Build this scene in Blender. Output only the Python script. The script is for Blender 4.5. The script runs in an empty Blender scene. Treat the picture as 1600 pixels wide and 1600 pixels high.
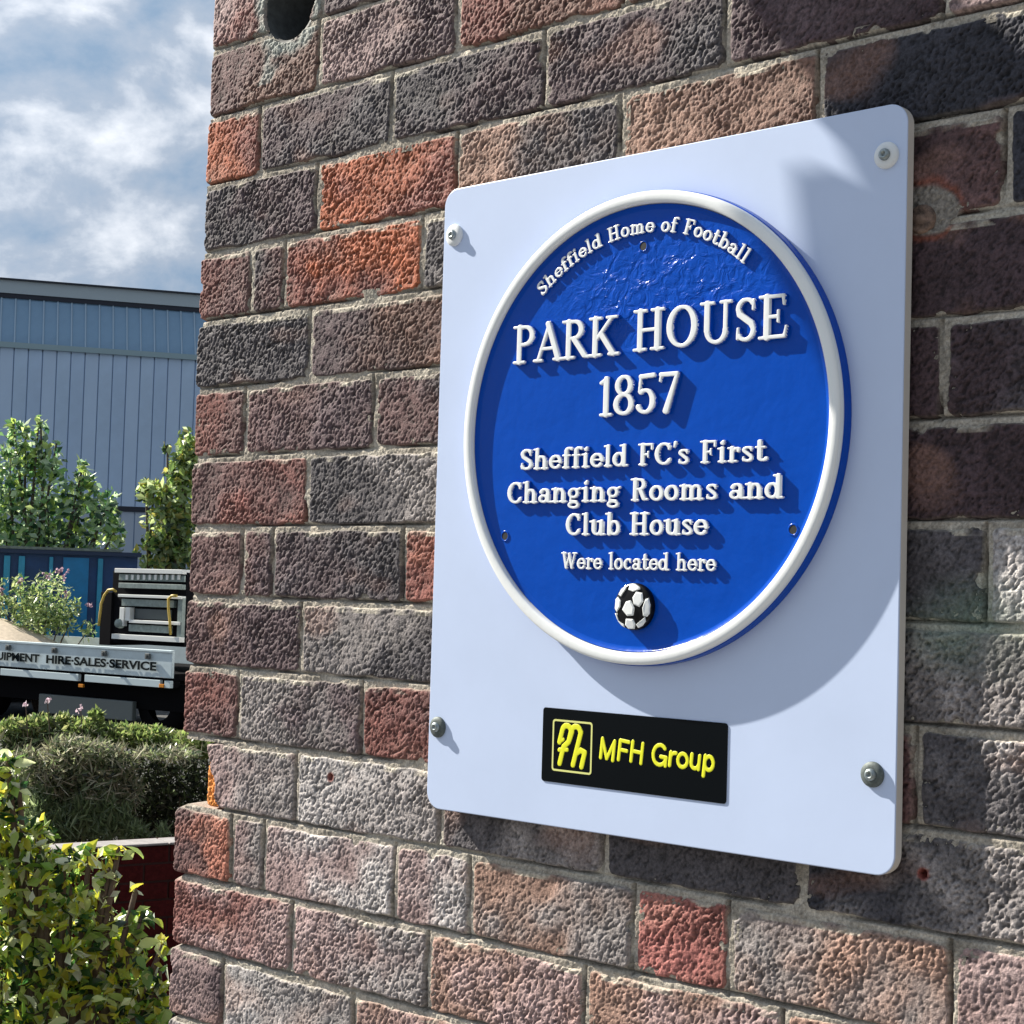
import bpy, math, random
import numpy as np
import bmesh
from mathutils import Vector, Matrix

random.seed(7)
RNG = np.random.default_rng(11)
SC = bpy.context.scene
COL = SC.collection

# ------------------------------------------------------------------ camera
FPX, YAW, PITCH, ROLL = 2659.32, 0.7419, 0.0475, 0.0287
CAM = Vector((1.5029, -1.1307, 1.5998))
F = Vector((-math.sin(YAW)*math.cos(PITCH), math.cos(YAW)*math.cos(PITCH), math.sin(PITCH)))
R0 = F.cross(Vector((0, 0, 1))).normalized(); U0 = R0.cross(F)
R = R0*math.cos(ROLL) + U0*math.sin(ROLL)
U = -R0*math.sin(ROLL) + U0*math.cos(ROLL)
cd = bpy.data.cameras.new("camera"); cam = bpy.data.objects.new("camera", cd); COL.objects.link(cam)
m = Matrix((R, U, -F)).transposed().to_4x4(); m.translation = CAM
cam.matrix_world = m
cd.sensor_width = 36; cd.sensor_fit = 'HORIZONTAL'; cd.lens = 36*FPX/1600
cd.clip_start = 0.05; cd.clip_end = 2000
SC.camera = cam

# ------------------------------------------------------------------ sun and sky
SX, SZ = 4.0, 3.2                       # shadow shift per unit of depth: right, down
sun_travel = Vector((SX, 1.0, -SZ)).normalized()
to_sun = -sun_travel
elev = math.asin(to_sun.z)
ld = bpy.data.lights.new("sun", 'SUN'); sun = bpy.data.objects.new("sun", ld); COL.objects.link(sun)
sun.rotation_euler = sun_travel.to_track_quat('-Z', 'Y').to_euler()
ld.energy = 4.5; ld.angle = math.radians(0.5); ld.color = (1.0, 0.93, 0.82)
W = bpy.data.worlds.new("World"); SC.world = W; W.use_nodes = True
nt = W.node_tree; nt.nodes.clear()
def wn(t, **k):
    n = nt.nodes.new(t)
    for a, v in k.items(): setattr(n, a, v)
    return n
out = wn('ShaderNodeOutputWorld'); bg = wn('ShaderNodeBackground')
sky = wn('ShaderNodeTexSky', sky_type='NISHITA', sun_disc=False)
sky.sun_elevation = elev; sky.sun_intensity = 1.0
sky.sun_rotation = math.atan2(to_sun.x, to_sun.y)
sky.air_density = 1.0; sky.dust_density = 1.2; sky.ozone_density = 1.5
tc = wn('ShaderNodeTexCoord'); sep = wn('ShaderNodeSeparateXYZ')
nt.links.new(tc.outputs['Generated'], sep.inputs[0])
mp = wn('ShaderNodeMapping'); mp.inputs['Scale'].default_value = (1, 1, 2.2)
mp.inputs['Location'].default_value = (1.35, 0.7, 0.42)
nt.links.new(tc.outputs['Generated'], mp.inputs['Vector'])
n1 = wn('ShaderNodeTexNoise'); n1.inputs['Scale'].default_value = 6.5; n1.inputs['Detail'].default_value = 9
n1.inputs['Roughness'].default_value = .52; n1.inputs['Distortion'].default_value = .1
nt.links.new(mp.outputs[0], n1.inputs['Vector'])
cr = wn('ShaderNodeValToRGB'); cr.color_ramp.elements[0].position = .05; cr.color_ramp.elements[1].position = .26
nt.links.new(n1.outputs['Fac'], cr.inputs[0])
n2 = wn('ShaderNodeTexNoise'); n2.inputs['Scale'].default_value = 13.0; n2.inputs['Detail'].default_value = 9; n2.inputs['Roughness'].default_value = .56; n2.inputs['Distortion'].default_value = .12
mp2 = wn('ShaderNodeMapping'); mp2.inputs['Location'].default_value = (3.1, 1.2, 5.1); mp2.inputs['Scale'].default_value = (1, 1, 1.5)
nt.links.new(tc.outputs['Generated'], mp2.inputs['Vector']); nt.links.new(mp2.outputs[0], n2.inputs['Vector'])
cr2 = wn('ShaderNodeValToRGB')
e = cr2.color_ramp.elements
e[0].position = .36; e[0].color = (1.05, 1.5, 2.1, 1)
e[1].position = .67; e[1].color = (3.5, 3.65, 3.9, 1)
em = cr2.color_ramp.elements.new(.50); em.color = (1.65, 1.95, 2.4, 1)
nt.links.new(n2.outputs['Fac'], cr2.inputs[0])
mix = wn('ShaderNodeMixRGB'); 
nt.links.new(cr.outputs[0], mix.inputs[0]); nt.links.new(sky.outputs[0], mix.inputs[1]); nt.links.new(cr2.outputs[0], mix.inputs[2])
# clouds brighten towards the sun (forward scattering)
dp = wn('ShaderNodeVectorMath', operation='DOT_PRODUCT'); nt.links.new(tc.outputs['Generated'], dp.inputs[0]); dp.inputs[1].default_value = tuple(to_sun)
mr = wn('ShaderNodeMapRange'); mr.inputs['From Min'].default_value = .35; mr.inputs['From Max'].default_value = 1.0
mr.inputs['To Min'].default_value = 1.0; mr.inputs['To Max'].default_value = 2.0; nt.links.new(dp.outputs['Value'], mr.inputs['Value'])
glow = wn('ShaderNodeVectorMath', operation='SCALE'); nt.links.new(cr2.outputs[0], glow.inputs[0]); nt.links.new(mr.outputs[0], glow.inputs['Scale'])
nt.links.new(glow.outputs[0], mix.inputs[2])
nt.links.new(mix.outputs[0], bg.inputs[0]); bg.inputs[1].default_value = 0.08
nt.links.new(bg.outputs[0], out.inputs[0])
SC.view_settings.view_transform = 'Standard'; SC.view_settings.look = 'None'
SC.view_settings.exposure = 1.28; SC.view_settings.gamma = 1; SC.view_settings.use_curve_mapping = False

# ------------------------------------------------------------------ helpers
def ray(px, py): return F + R*((px-800)/FPX) - U*((py-800)/FPX)
def pt(px, py, depth): return CAM + ray(px, py)*depth
def onwall(px, py, y=0.0):
    d = ray(px, py); t = (y-CAM.y)/d.y; return CAM + d*t
def onplane(px, py, P, n):
    d = ray(px, py); t = (P-CAM).dot(n)/d.dot(n); return CAM + d*t
def empty(name, loc=(0, 0, 0), rotz=0.0, label=None, cat=None, group=None, parent=None):
    o = bpy.data.objects.new(name, None); COL.objects.link(o); o.location = loc; o.rotation_euler = (0, 0, rotz)
    o.empty_display_size = .1
    if label: o['label'] = label
    if cat: o['category'] = cat
    if group: o['group'] = group
    if parent: o.parent = parent
    return o
def obj(name, me, parent=None, **tags):
    o = bpy.data.objects.new(name, me); COL.objects.link(o)
    if parent: o.parent = parent
    for k, v in tags.items(): o[{'cat': 'category'}.get(k, k)] = v
    return o
def mesh_np(name, V, Q, mats, smooth=True, colors=None, midx=None):
    """V (n,3) array, Q (k,4) or (k,3) array"""
    V = np.asarray(V, dtype=np.float32); Q = np.asarray(Q, dtype=np.int32)
    me = bpy.data.meshes.new(name); k = Q.shape[1]
    me.vertices.add(len(V)); me.vertices.foreach_set('co', V.ravel())
    me.loops.add(Q.size); me.loops.foreach_set('vertex_index', Q.ravel())
    me.polygons.add(len(Q)); me.polygons.foreach_set('loop_start', np.arange(0, Q.size, k, dtype=np.int32))
    try: me.polygons.foreach_set('loop_total', np.full(len(Q), k, dtype=np.int32))
    except Exception: pass
    me.polygons.foreach_set('use_smooth', np.full(len(Q), smooth))
    if midx is not None: me.polygons.foreach_set('material_index', np.asarray(midx, dtype=np.int32))
    for mm in (mats if isinstance(mats, (list, tuple)) else [mats]): me.materials.append(mm)
    if colors is not None:
        a = me.color_attributes.new('Col', 'FLOAT_COLOR', 'POINT')
        c = np.ones((len(V), 4), dtype=np.float32); c[:, :3] = colors
        a.data.foreach_set('color', c.ravel())
    me.update(calc_edges=True)
    return me
class MB:
    """collects simple solids into one mesh"""
    def __init__(s): s.v = []; s.f = []; s.mi = []
    def add(s, vs, fs, mi=0):
        b = len(s.v); s.v += [tuple(v) for v in vs]; s.f += [tuple(i+b for i in f) for f in fs]; s.mi += [mi]*len(fs)
    def box(s, x0, x1, y0, y1, z0, z1, mi=0, M=None):
        vs = [Vector(c) for c in ((x0,y0,z0),(x1,y0,z0),(x1,y1,z0),(x0,y1,z0),(x0,y0,z1),(x1,y0,z1),(x1,y1,z1),(x0,y1,z1))]
        if M: vs = [M @ v for v in vs]
        s.add(vs, [(0,3,2,1),(4,5,6,7),(0,1,5,4),(1,2,6,5),(2,3,7,6),(3,0,4,7)], mi)
    def tube(s, pts, r, n=8, mi=0, cap=True):
        pts = [Vector(p) for p in pts]; rr = r if isinstance(r, (list, tuple)) else [r]*len(pts)
        rings = []; up = Vector((0, 0, 1)); prev = None
        for i, p in enumerate(pts):
            d = (pts[min(i+1, len(pts)-1)] - pts[max(i-1, 0)]).normalized()
            a = prev - d*prev.dot(d) if prev is not None else d.cross(up if abs(d.z) < .9 else Vector((1, 0, 0)))
            a.normalize(); prev = a; b = d.cross(a)
            rings.append([p + (a*math.cos(t)+b*math.sin(t))*rr[i] for t in [2*math.pi*k/n for k in range(n)]])
        vs = [v for q in rings for v in q]; fs = []
        for i in range(len(pts)-1):
            for k in range(n): fs.append((i*n+k, i*n+(k+1) % n, (i+1)*n+(k+1) % n, (i+1)*n+k))
        if cap: fs += [tuple(range(n))[::-1], tuple((len(pts)-1)*n+k for k in range(n))]
        s.add(vs, fs, mi)
    def lathe(s, prof, center, axis='z', n=32, mi=0):
        """prof list of (r, h); closed at ends if r==0"""
        vs = []; fs = []; c = Vector(center)
        for r, h in prof:
            for k in range(n):
                t = 2*math.pi*k/n
                if axis == 'z': v = Vector((r*math.cos(t), r*math.sin(t), h))
                else: v = Vector((r*math.cos(t), -h, r*math.sin(t)))      # axis 'y': h sticks out towards -y
                vs.append(c+v)
        for i in range(len(prof)-1):
            for k in range(n): fs.append((i*n+k, i*n+(k+1) % n, (i+1)*n+(k+1) % n, (i+1)*n+k))
        s.add(vs, fs, mi)
    def build(s, name, mats, parent=None, smooth=False, bevel=0, **tags):
        me = bpy.data.meshes.new(name); me.from_pydata(s.v, [], s.f)
        for mm in (mats if isinstance(mats, (list, tuple)) else [mats]): me.materials.append(mm)
        me.polygons.foreach_set('material_index', s.mi)
        me.polygons.foreach_set('use_smooth', [smooth]*len(s.f)); me.update()
        o = obj(name, me, parent, **tags)
        if bevel:
            b = o.modifiers.new('bevel', 'BEVEL'); b.width = bevel; b.segments = 2; b.limit_method = 'ANGLE'; b.angle_limit = math.radians(40)
        return o

def fix_normals(o):
    b = bmesh.new(); b.from_mesh(o.data); bmesh.ops.recalc_face_normals(b, faces=b.faces); b.to_mesh(o.data); b.free()

# ------------------------------------------------------------------ materials
def mat(name, color=(.5, .5, .5), rough=.6, metal=0.0, noise=None, bump=None, attr=False, attr_noise=None,
        spec=.5, coat=0.0, translucent=0.0, emit=None):
    mt = bpy.data.materials.new(name); mt.use_nodes = True
    t = mt.node_tree; b = t.nodes['Principled BSDF']
    b.inputs['Base Color'].default_value = (*color, 1); b.inputs['Roughness'].default_value = rough
    b.inputs['Metallic'].default_value = metal; b.inputs['Specular IOR Level'].default_value = spec
    b.inputs['Coat Weight'].default_value = coat; b.inputs['Coat Roughness'].default_value = .08
    co = t.nodes.new('ShaderNodeTexCoord')
    src = None
    if attr:
        a = t.nodes.new('ShaderNodeAttribute'); a.attribute_name = 'Col'; src = a.outputs['Color']
    if noise:      # (scale, strength) multiply value; optional second colour
        sc, st = noise[0], noise[1]
        n = t.nodes.new('ShaderNodeTexNoise'); n.inputs['Scale'].default_value = sc; n.inputs['Detail'].default_value = 6; n.inputs['Roughness'].default_value = .65
        t.links.new(co.outputs['Object'], n.inputs['Vector'])
        r = t.nodes.new('ShaderNodeMapRange'); r.inputs['From Min'].default_value = .3; r.inputs['From Max'].default_value = .7
        r.inputs['To Min'].default_value = 1-st; r.inputs['To Max'].default_value = 1+st
        t.links.new(n.outputs['Fac'], r.inputs['Value'])
        mx = t.nodes.new('ShaderNodeMixRGB'); mx.blend_type = 'MULTIPLY'; mx.inputs[0].default_value = 1
        if src is not None: t.links.new(src, mx.inputs[1])
        else: mx.inputs[1].default_value = (*color, 1)
        t.links.new(r.outputs[0], mx.inputs[2]); src = mx.outputs[0]
    if src is not None: t.links.new(src, b.inputs['Base Color'])
    if bump:
        last = None
        for sc, st, dist in bump:
            n = t.nodes.new('ShaderNodeTexNoise'); n.inputs['Scale'].default_value = sc; n.inputs['Detail'].default_value = 5
            t.links.new(co.outputs['Object'], n.inputs['Vector'])
            bp = t.nodes.new('ShaderNodeBump'); bp.inputs['Strength'].default_value = st; bp.inputs['Distance'].default_value = dist
            t.links.new(n.outputs['Fac'], bp.inputs['Height'])
            if last is not None: t.links.new(last, bp.inputs['Normal'])
            last = bp.outputs[0]
        t.links.new(last, b.inputs['Normal'])
    if translucent:
        tr = t.nodes.new('ShaderNodeBsdfTranslucent'); ms = t.nodes.new('ShaderNodeMixShader'); ms.inputs[0].default_value = translucent
        if src is not None: t.links.new(src, tr.inputs['Color'])
        else: tr.inputs['Color'].default_value = (*color, 1)
        o = t.nodes['Material Output']
        t.links.new(b.outputs[0], ms.inputs[1]); t.links.new(tr.outputs[0], ms.inputs[2]); t.links.new(ms.outputs[0], o.inputs['Surface'])
    return mt
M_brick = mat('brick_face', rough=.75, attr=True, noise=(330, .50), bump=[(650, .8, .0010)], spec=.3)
M_mortar = mat('mortar', rough=.95, attr=True, noise=(420, .42), bump=[(520, .9, .0012)], spec=.15)
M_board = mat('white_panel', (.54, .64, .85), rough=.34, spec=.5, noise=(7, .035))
M_edge = mat('panel_edge', (.70, .66, .60), rough=.5)
M_blue = mat('blue_enamel', (.0002, .062, .42), rough=.22, spec=.16, coat=.0, bump=[(24, .22, .004), (75, .20, .0018)])
def hammered(mt, cx, cz, rx, rz):
    """uneven, crinkled enamel in one region of the casting"""
    t = mt.node_tree; b = t.nodes['Principled BSDF']; prev = b.inputs['Normal'].links[0].from_socket
    co = t.nodes.new('ShaderNodeTexCoord'); v = t.nodes.new('ShaderNodeMapping'); v.vector_type = 'POINT'
    v.inputs['Location'].default_value = (-cx/rx, 0, -cz/rz); v.inputs['Scale'].default_value = (1/rx, 0, 1/rz)
    t.links.new(co.outputs['Object'], v.inputs['Vector'])
    ln = t.nodes.new('ShaderNodeVectorMath'); ln.operation = 'LENGTH'; t.links.new(v.outputs[0], ln.inputs[0])
    mr = t.nodes.new('ShaderNodeMapRange'); mr.inputs['From Min'].default_value = .45; mr.inputs['From Max'].default_value = 1.05
    mr.inputs['To Min'].default_value = 1; mr.inputs['To Max'].default_value = 0; t.links.new(ln.outputs['Value'], mr.inputs['Value'])
    n = t.nodes.new('ShaderNodeTexNoise'); n.inputs['Scale'].default_value = 85; n.inputs['Detail'].default_value = 4; n.inputs['Distortion'].default_value = 1.2
    t.links.new(co.outputs['Object'], n.inputs['Vector'])
    bp = t.nodes.new('ShaderNodeBump'); bp.inputs['Distance'].default_value = .0022
    t.links.new(mr.outputs[0], bp.inputs['Strength']); t.links.new(n.outputs['Fac'], bp.inputs['Height']); t.links.new(prev, bp.inputs['Normal'])
    t.links.new(bp.outputs[0], b.inputs['Normal'])
hammered(M_blue, .655, 1.850, .14, .060)
M_white = mat('white_enamel', (.80, .83, .83), rough=.3, coat=.3, bump=[(160, .12, .001)])
M_black = mat('black_enamel', (.003, .003, .004), rough=.35, spec=.2)
M_plate = mat('black_gloss', (.0015, .003, .0045), rough=.2, spec=.15)
M_yellow = mat('yellow_print', (.78, .80, .02), rough=.4)
M_steel = mat('zinc_steel', (.30, .34, .34), rough=.42, metal=.85, noise=(400, .25))
M_dsteel = mat('dull_dark_zinc', (.10, .12, .115), rough=.6, metal=.3, noise=(500, .3))
M_wcap = mat('white_washer', (.74, .77, .78), rough=.4)
M_dark = mat('dark_recess', (.012, .013, .014), rough=.8)

# ------------------------------------------------------------------ noise fields
def fft_noise(n, step, sl, ss, ang, seed):
    """gaussian filtered noise, n x n samples of size step (m); sigma long/short (m), angle of long axis"""
    r = np.random.default_rng(seed).standard_normal((n, n))
    fx = np.fft.fftfreq(n, step)[None, :]; fz = np.fft.fftfreq(n, step)[:, None]
    u = fx*math.cos(ang)+fz*math.sin(ang); v = -fx*math.sin(ang)+fz*math.cos(ang)
    g = np.exp(-2*(math.pi**2)*((u*sl)**2+(v*ss)**2))
    o = np.fft.ifft2(np.fft.fft2(r)*g).real
    return (o-o.mean())/o.std()
NN, ST = 2048, 0.0006
A1 = fft_noise(NN, ST, .0014, .0008, math.radians(50), 1)
A2 = fft_noise(NN, ST, .00085, .00062, math.radians(50), 2)
A3 = fft_noise(NN, ST, .018, .012, 0, 3)
A4 = fft_noise(NN, ST, .006, .006, 0, 4)
TEX = .66*A1 + .60*A2
TEX = np.tanh((TEX+.25)*1.3)*.75 - .55*np.clip(-TEX-.55, 0, 1.6)
def samp(A, x, z, ox=0, oz=0):
    return A[((z/ST).astype(int)+oz) % NN, ((x/ST).astype(int)+ox) % NN]

# ------------------------------------------------------------------ the brick wall
Z0, CH = 2.1851, 0.075
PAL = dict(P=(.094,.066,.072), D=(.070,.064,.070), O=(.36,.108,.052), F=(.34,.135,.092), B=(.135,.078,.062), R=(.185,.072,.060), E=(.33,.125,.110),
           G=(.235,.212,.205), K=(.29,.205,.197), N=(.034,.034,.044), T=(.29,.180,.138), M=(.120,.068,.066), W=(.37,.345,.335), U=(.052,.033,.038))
wall = empty('brick_wall', (0, 0, 0), label='weathered wall of dark red, plum and orange bricks that carries the blue plaque', cat='wall')
# every course in view: joints (mm) and brick tones, darkened for the cast shade at right, lightened where lit
ROWS = {
 -1: ([-2, 180, 383, 582, 781, 980], ['KR', 'PG', 'BP', 'PB', 'NP']),
 0: ([-3, 179, 377, 581, 780, 980, 1180], ['MB', 'KP', 'RB', 'BP', 'MB', 'BP']),
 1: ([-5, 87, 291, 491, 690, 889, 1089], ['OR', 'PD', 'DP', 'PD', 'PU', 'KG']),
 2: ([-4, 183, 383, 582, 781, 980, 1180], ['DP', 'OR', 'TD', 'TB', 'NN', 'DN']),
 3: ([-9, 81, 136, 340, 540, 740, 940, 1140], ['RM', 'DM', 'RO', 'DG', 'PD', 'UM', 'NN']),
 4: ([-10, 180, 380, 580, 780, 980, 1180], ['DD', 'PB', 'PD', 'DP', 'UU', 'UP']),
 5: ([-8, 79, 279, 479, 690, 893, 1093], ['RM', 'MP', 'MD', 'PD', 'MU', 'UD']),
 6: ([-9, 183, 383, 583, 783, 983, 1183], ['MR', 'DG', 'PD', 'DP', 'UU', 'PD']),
 7: ([-7, 83, 133, 328, 530, 730, 930, 1130], ['MM', 'MP', 'PD', 'RO', 'PD', 'DD', 'WW']),
 8: ([-10, 182, 382, 582, 782, 982, 1182], ['MP', 'GD', 'PD', 'DP', 'DG', 'WW']),
 9: ([-9, 85, 276, 476, 676, 877, 1077], ['RM', 'GP', 'RM', 'PD', 'RM', 'DW']),
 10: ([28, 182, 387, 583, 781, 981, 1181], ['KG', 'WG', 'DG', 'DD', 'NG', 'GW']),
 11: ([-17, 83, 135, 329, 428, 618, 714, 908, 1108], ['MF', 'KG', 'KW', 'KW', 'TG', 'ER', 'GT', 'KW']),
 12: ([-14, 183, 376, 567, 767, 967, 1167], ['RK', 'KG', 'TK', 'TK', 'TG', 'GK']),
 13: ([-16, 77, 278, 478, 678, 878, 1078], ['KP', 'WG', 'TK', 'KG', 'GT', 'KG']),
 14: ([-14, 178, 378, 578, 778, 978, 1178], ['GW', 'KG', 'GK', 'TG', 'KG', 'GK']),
}
HOLE = onwall(452, 5); HOLE_R = .041
XMAX = 1.25
def brick_fine(x0, x1, z0, z1, tones, row, i, step=.00092):
    """one brick: dense displaced front face plus sides"""
    e = .0035                                        # the face runs a little into the joint, its edge rolled back under the mortar
    nx = max(4, int((x1-x0+2*e)/step)); nz = int((z1-z0+2*e)/step)
    xs = np.linspace(x0-e, x1+e, nx); zs = np.linspace(z0-e, z1+e, nz)
    X, Z = np.meshgrid(xs, zs)
    rng = np.random.default_rng(1000+row*37+i)
    ox, oz = rng.integers(0, NN, 2); ox2, oz2 = rng.integers(0, NN, 2)
    t = samp(TEX, X, Z, ox, oz); lo = samp(A3, X, Z, ox2, oz2); mid = samp(A4, X, Z, oz2, ox2)
    cx, cz = (x0+x1)/2, (z0+z1)/2; hw, hh = (x1-x0)/2-.0012, (z1-z0)/2-.0012
    rr = .003+.004*rng.random()
    left_end = (i == 0 and row != 10)
    wob = .0007*mid + .0004*lo
    dx = np.abs(X-cx)-(hw-rr); dz = np.abs(Z-cz)-(hh-rr)
    sd = np.hypot(np.maximum(dx, 0), np.maximum(dz, 0)) + np.minimum(np.maximum(dx, dz), 0) - rr + wob
    # chipped arris here and there
    for _ in range(rng.integers(1, 4)):
        side = rng.integers(0, 4)
        px = x0 + (x1-x0)*rng.random() if side < 2 else (x0 if side == 2 else x1)
        pz = z0 + (z1-z0)*rng.random() if side > 1 else (z0 if side == 0 else z1)
        rad = rng.uniform(.002, .0055)
        sd = np.maximum(sd, rad - np.hypot(X-px, (Z-pz)) + .001*mid)
    edge = np.clip((sd+.0018)/.0018, 0, None)
    amp = rng.uniform(.00044, .00090)*np.clip(1+.28*lo, .45, 1.5)
    Y = -(amp*t + .0003*lo + .0003*mid) + (rng.random()-.5)*.0012
    Y = Y + edge**2*.0009 + np.clip(sd, 0, None)*3.0
    # slight tilt of each brick
    Y = Y + (X-cx)*rng.uniform(-.006, .006) + (Z-cz)*rng.uniform(-.012, .012)
    # tone
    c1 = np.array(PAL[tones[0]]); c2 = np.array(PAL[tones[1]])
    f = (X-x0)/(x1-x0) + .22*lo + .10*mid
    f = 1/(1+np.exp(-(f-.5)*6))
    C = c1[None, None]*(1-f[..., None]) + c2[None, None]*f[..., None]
    C = C*(1+.10*mid[..., None])*np.clip(1+.34*t[..., None], .35, 1.4)*rng.uniform(.92, 1.08)  # pits darkened and crests lightened in the colour to deepen the relief shading
    rustm = np.clip(samp(A3, X, Z, oz2+300, ox2+77)-1.0, 0, 1.2)[..., None]*.28
    C = C*(1-rustm)+np.array((.36, .20, .15))*rustm
    smear = (samp(A3, X, Z, ox+500, oz2) > rng.uniform(-.6, .8))
    lime_glint = np.clip(edge-.35, 0, 1)*.6*np.where(Z > cz, 1.0, .25)      # cream mortar smear plus a painted sunlit highlight along the upper arris
    lime_glint = np.maximum(lime_glint, (np.clip(edge+.9, 0, 1)*(Z > z1-.006)*smear*np.clip(.5+.5*mid, 0, 1)))[..., None]*.85
    C = C*(1-lime_glint)+np.array((.46, .42, .34))*lime_glint
    if row in (-1, 0) and i == 0:                      # smeared mortar round the drilled hole
        d = np.hypot(X-HOLE.x, Z-HOLE.z)
        cm = np.clip(1-(np.abs(d-HOLE_R-.006)-.004*(1+.6*mid))/.010, 0, 1)
        streak = np.clip(1-np.abs(X-HOLE.x+.032+.004*mid)/.012, 0, 1)*(Z > z0+.018)*(Z < HOLE.z)*.8
        cm = np.maximum(cm, streak)[..., None]
        C = C*(1-cm)+np.array((.30, .32, .29))*cm
        Y = np.where(d < HOLE_R+.001*mid, Y+.004, Y)
    if row == 10 and i == 0:                           # broken corner showing the orange core
        cut = x0 + .003 + .028*(z1-Z)/(z1-z0) + .0015*mid
        q = np.clip(cut-X, 0, None)
        Y = Y + np.minimum(q*2.2, .0075) + np.where(q > 0, .0012*mid-.0005*t, 0)
        k = np.clip(q/.003, 0, 1)[..., None]
        C = C*(1-k)+np.array((.72, .27, .06))*k*(1+.12*t[..., None])
    for (hx, hz, hr) in ((.2326, 1.4127, .0032), (.8837, 1.4039, .0042)):     # old screw holes with red dust
        if x0 < hx < x1 and z0 < hz < z1:
            d = np.hypot(X-hx, Z-hz)+.0004*mid
            Y = np.where(d < hr, Y+.012*np.clip((hr-d)/.0012, 0, 1), Y)
            k = np.clip(1-(d-hr*1.1)/.002, 0, 1)[..., None]*.85
            C = C*(1-k)+np.array((.24, .045, .03))*k
    if row in (3, 4) and x0 < .885 < x1:               # rusty old fixing at the right edge of the panel
        d = np.hypot((X-.879)*(1.0 if row == 3 else 1.25), (Z-1.890)*(1.0 if row == 3 else 1.35))+.0022*mid+.0012*lo
        k = np.clip(1-(d-.022)/.005, 0, 1)[..., None]
        C = C*(1-k)+np.array((.22, .20, .175))*k*(1+.15*t[..., None])
        k2 = (np.clip(1-np.abs(d-.028)/.005, 0, 1)*np.clip(.35+.5*mid+.3*lo, 0, .75))[..., None]
        C = C*(1-k2)+np.array((.24, .075, .045))*k2
        Y = np.where(d < .024, np.minimum(Y, .0006-.0003*t), Y)
    if x1 > .9 and 7 <= row <= 8:                      # green reflected light painted into the brick colour
        k = (np.clip(1-np.hypot((X-.925)/.075, (Z-1.585)/.045), 0, 1)*.55*(1+.3*lo))[..., None]
        k = np.clip(k, 0, .6)
        C = C*(1-k)+np.array((.16, .24, .18))*k
    C = np.clip(C, .004, .9)
    V = np.stack([X, Y, Z], -1).reshape(-1, 3); CC = C.reshape(-1, 3)
    ii = np.arange(nx*nz).reshape(nz, nx)
    Q = np.stack([ii[:-1, :-1], ii[:-1, 1:], ii[1:, 1:], ii[1:, :-1]], -1).reshape(-1, 4)
    ring = np.concatenate([ii[0, :], ii[1:, -1], ii[-1, -2::-1], ii[-2:0:-1, 0]])
    back = V[ring].copy(); back[:, 1] = .065
    nb = len(V); V = np.concatenate([V, back]); CC = np.concatenate([CC, CC[ring]])
    k = len(ring); a = np.arange(k); b = (a+1) % k
    QS = np.stack([ring[a], nb+a, nb+b, ring[b]], -1)
    if row in (-1, 0) and x0 < HOLE.x < x1:
        Q = Q[np.hypot(V[Q, 0].mean(1)-HOLE.x, V[Q, 2].mean(1)-HOLE.z) > HOLE_R-.001]
        QS = QS[np.hypot(V[QS, 0].mean(1)-HOLE.x, V[QS, 2].mean(1)-HOLE.z) > HOLE_R+.02]
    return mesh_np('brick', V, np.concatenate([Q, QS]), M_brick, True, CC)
def coarse_box(x0, x1, z0, z1, col, rng, V, Q, CC, ax=0):
    j = rng.uniform(-.0012, .0012)
    b = len(V); y0 = j; ch = .003
    if ax == 0:
        P = [(x0,.06,z0),(x1,.06,z0),(x1,.06,z1),(x0,.06,z1),(x0,y0+ch,z0),(x1,y0+ch,z0),(x1,y0+ch,z1),(x0,y0+ch,z1),
             (x0+ch,y0,z0+ch),(x1-ch,y0,z0+ch),(x1-ch,y0,z1-ch),(x0+ch,y0,z1-ch)]
    else:     # on the left return of the building, x0..x1 measured along +y
        P = [(.06,x0,z0),(.06,x1,z0),(.06,x1,z1),(.06,x0,z1),(y0+ch,x0,z0),(y0+ch,x1,z0),(y0+ch,x1,z1),(y0+ch,x0,z1),
             (y0,x0+ch,z0+ch),(y0,x1-ch,z0+ch),(y0,x1-ch,z1-ch),(y0,x0+ch,z1-ch)]
    V += P; CC += [col]*12
    f = [(8,9,10,11),(4,5,9,8),(5,6,10,9),(6,7,11,10),(7,4,8,11),(0,1,5,4),(1,2,6,5),(2,3,7,6),(3,0,4,7)]
    if ax: f = [t[::-1] for t in f]
    Q += [tuple(i+b for i in t) for t in f]
J = .0032
behind = (.41, .85, 1.42, 1.95)      # hidden behind the panel
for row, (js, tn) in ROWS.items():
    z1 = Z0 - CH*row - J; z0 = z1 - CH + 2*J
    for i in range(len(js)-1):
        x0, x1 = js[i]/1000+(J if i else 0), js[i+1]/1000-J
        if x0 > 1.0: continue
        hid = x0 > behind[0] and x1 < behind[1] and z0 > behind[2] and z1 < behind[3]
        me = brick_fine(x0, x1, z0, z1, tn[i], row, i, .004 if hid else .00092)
        obj('brick', me, wall)
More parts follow.
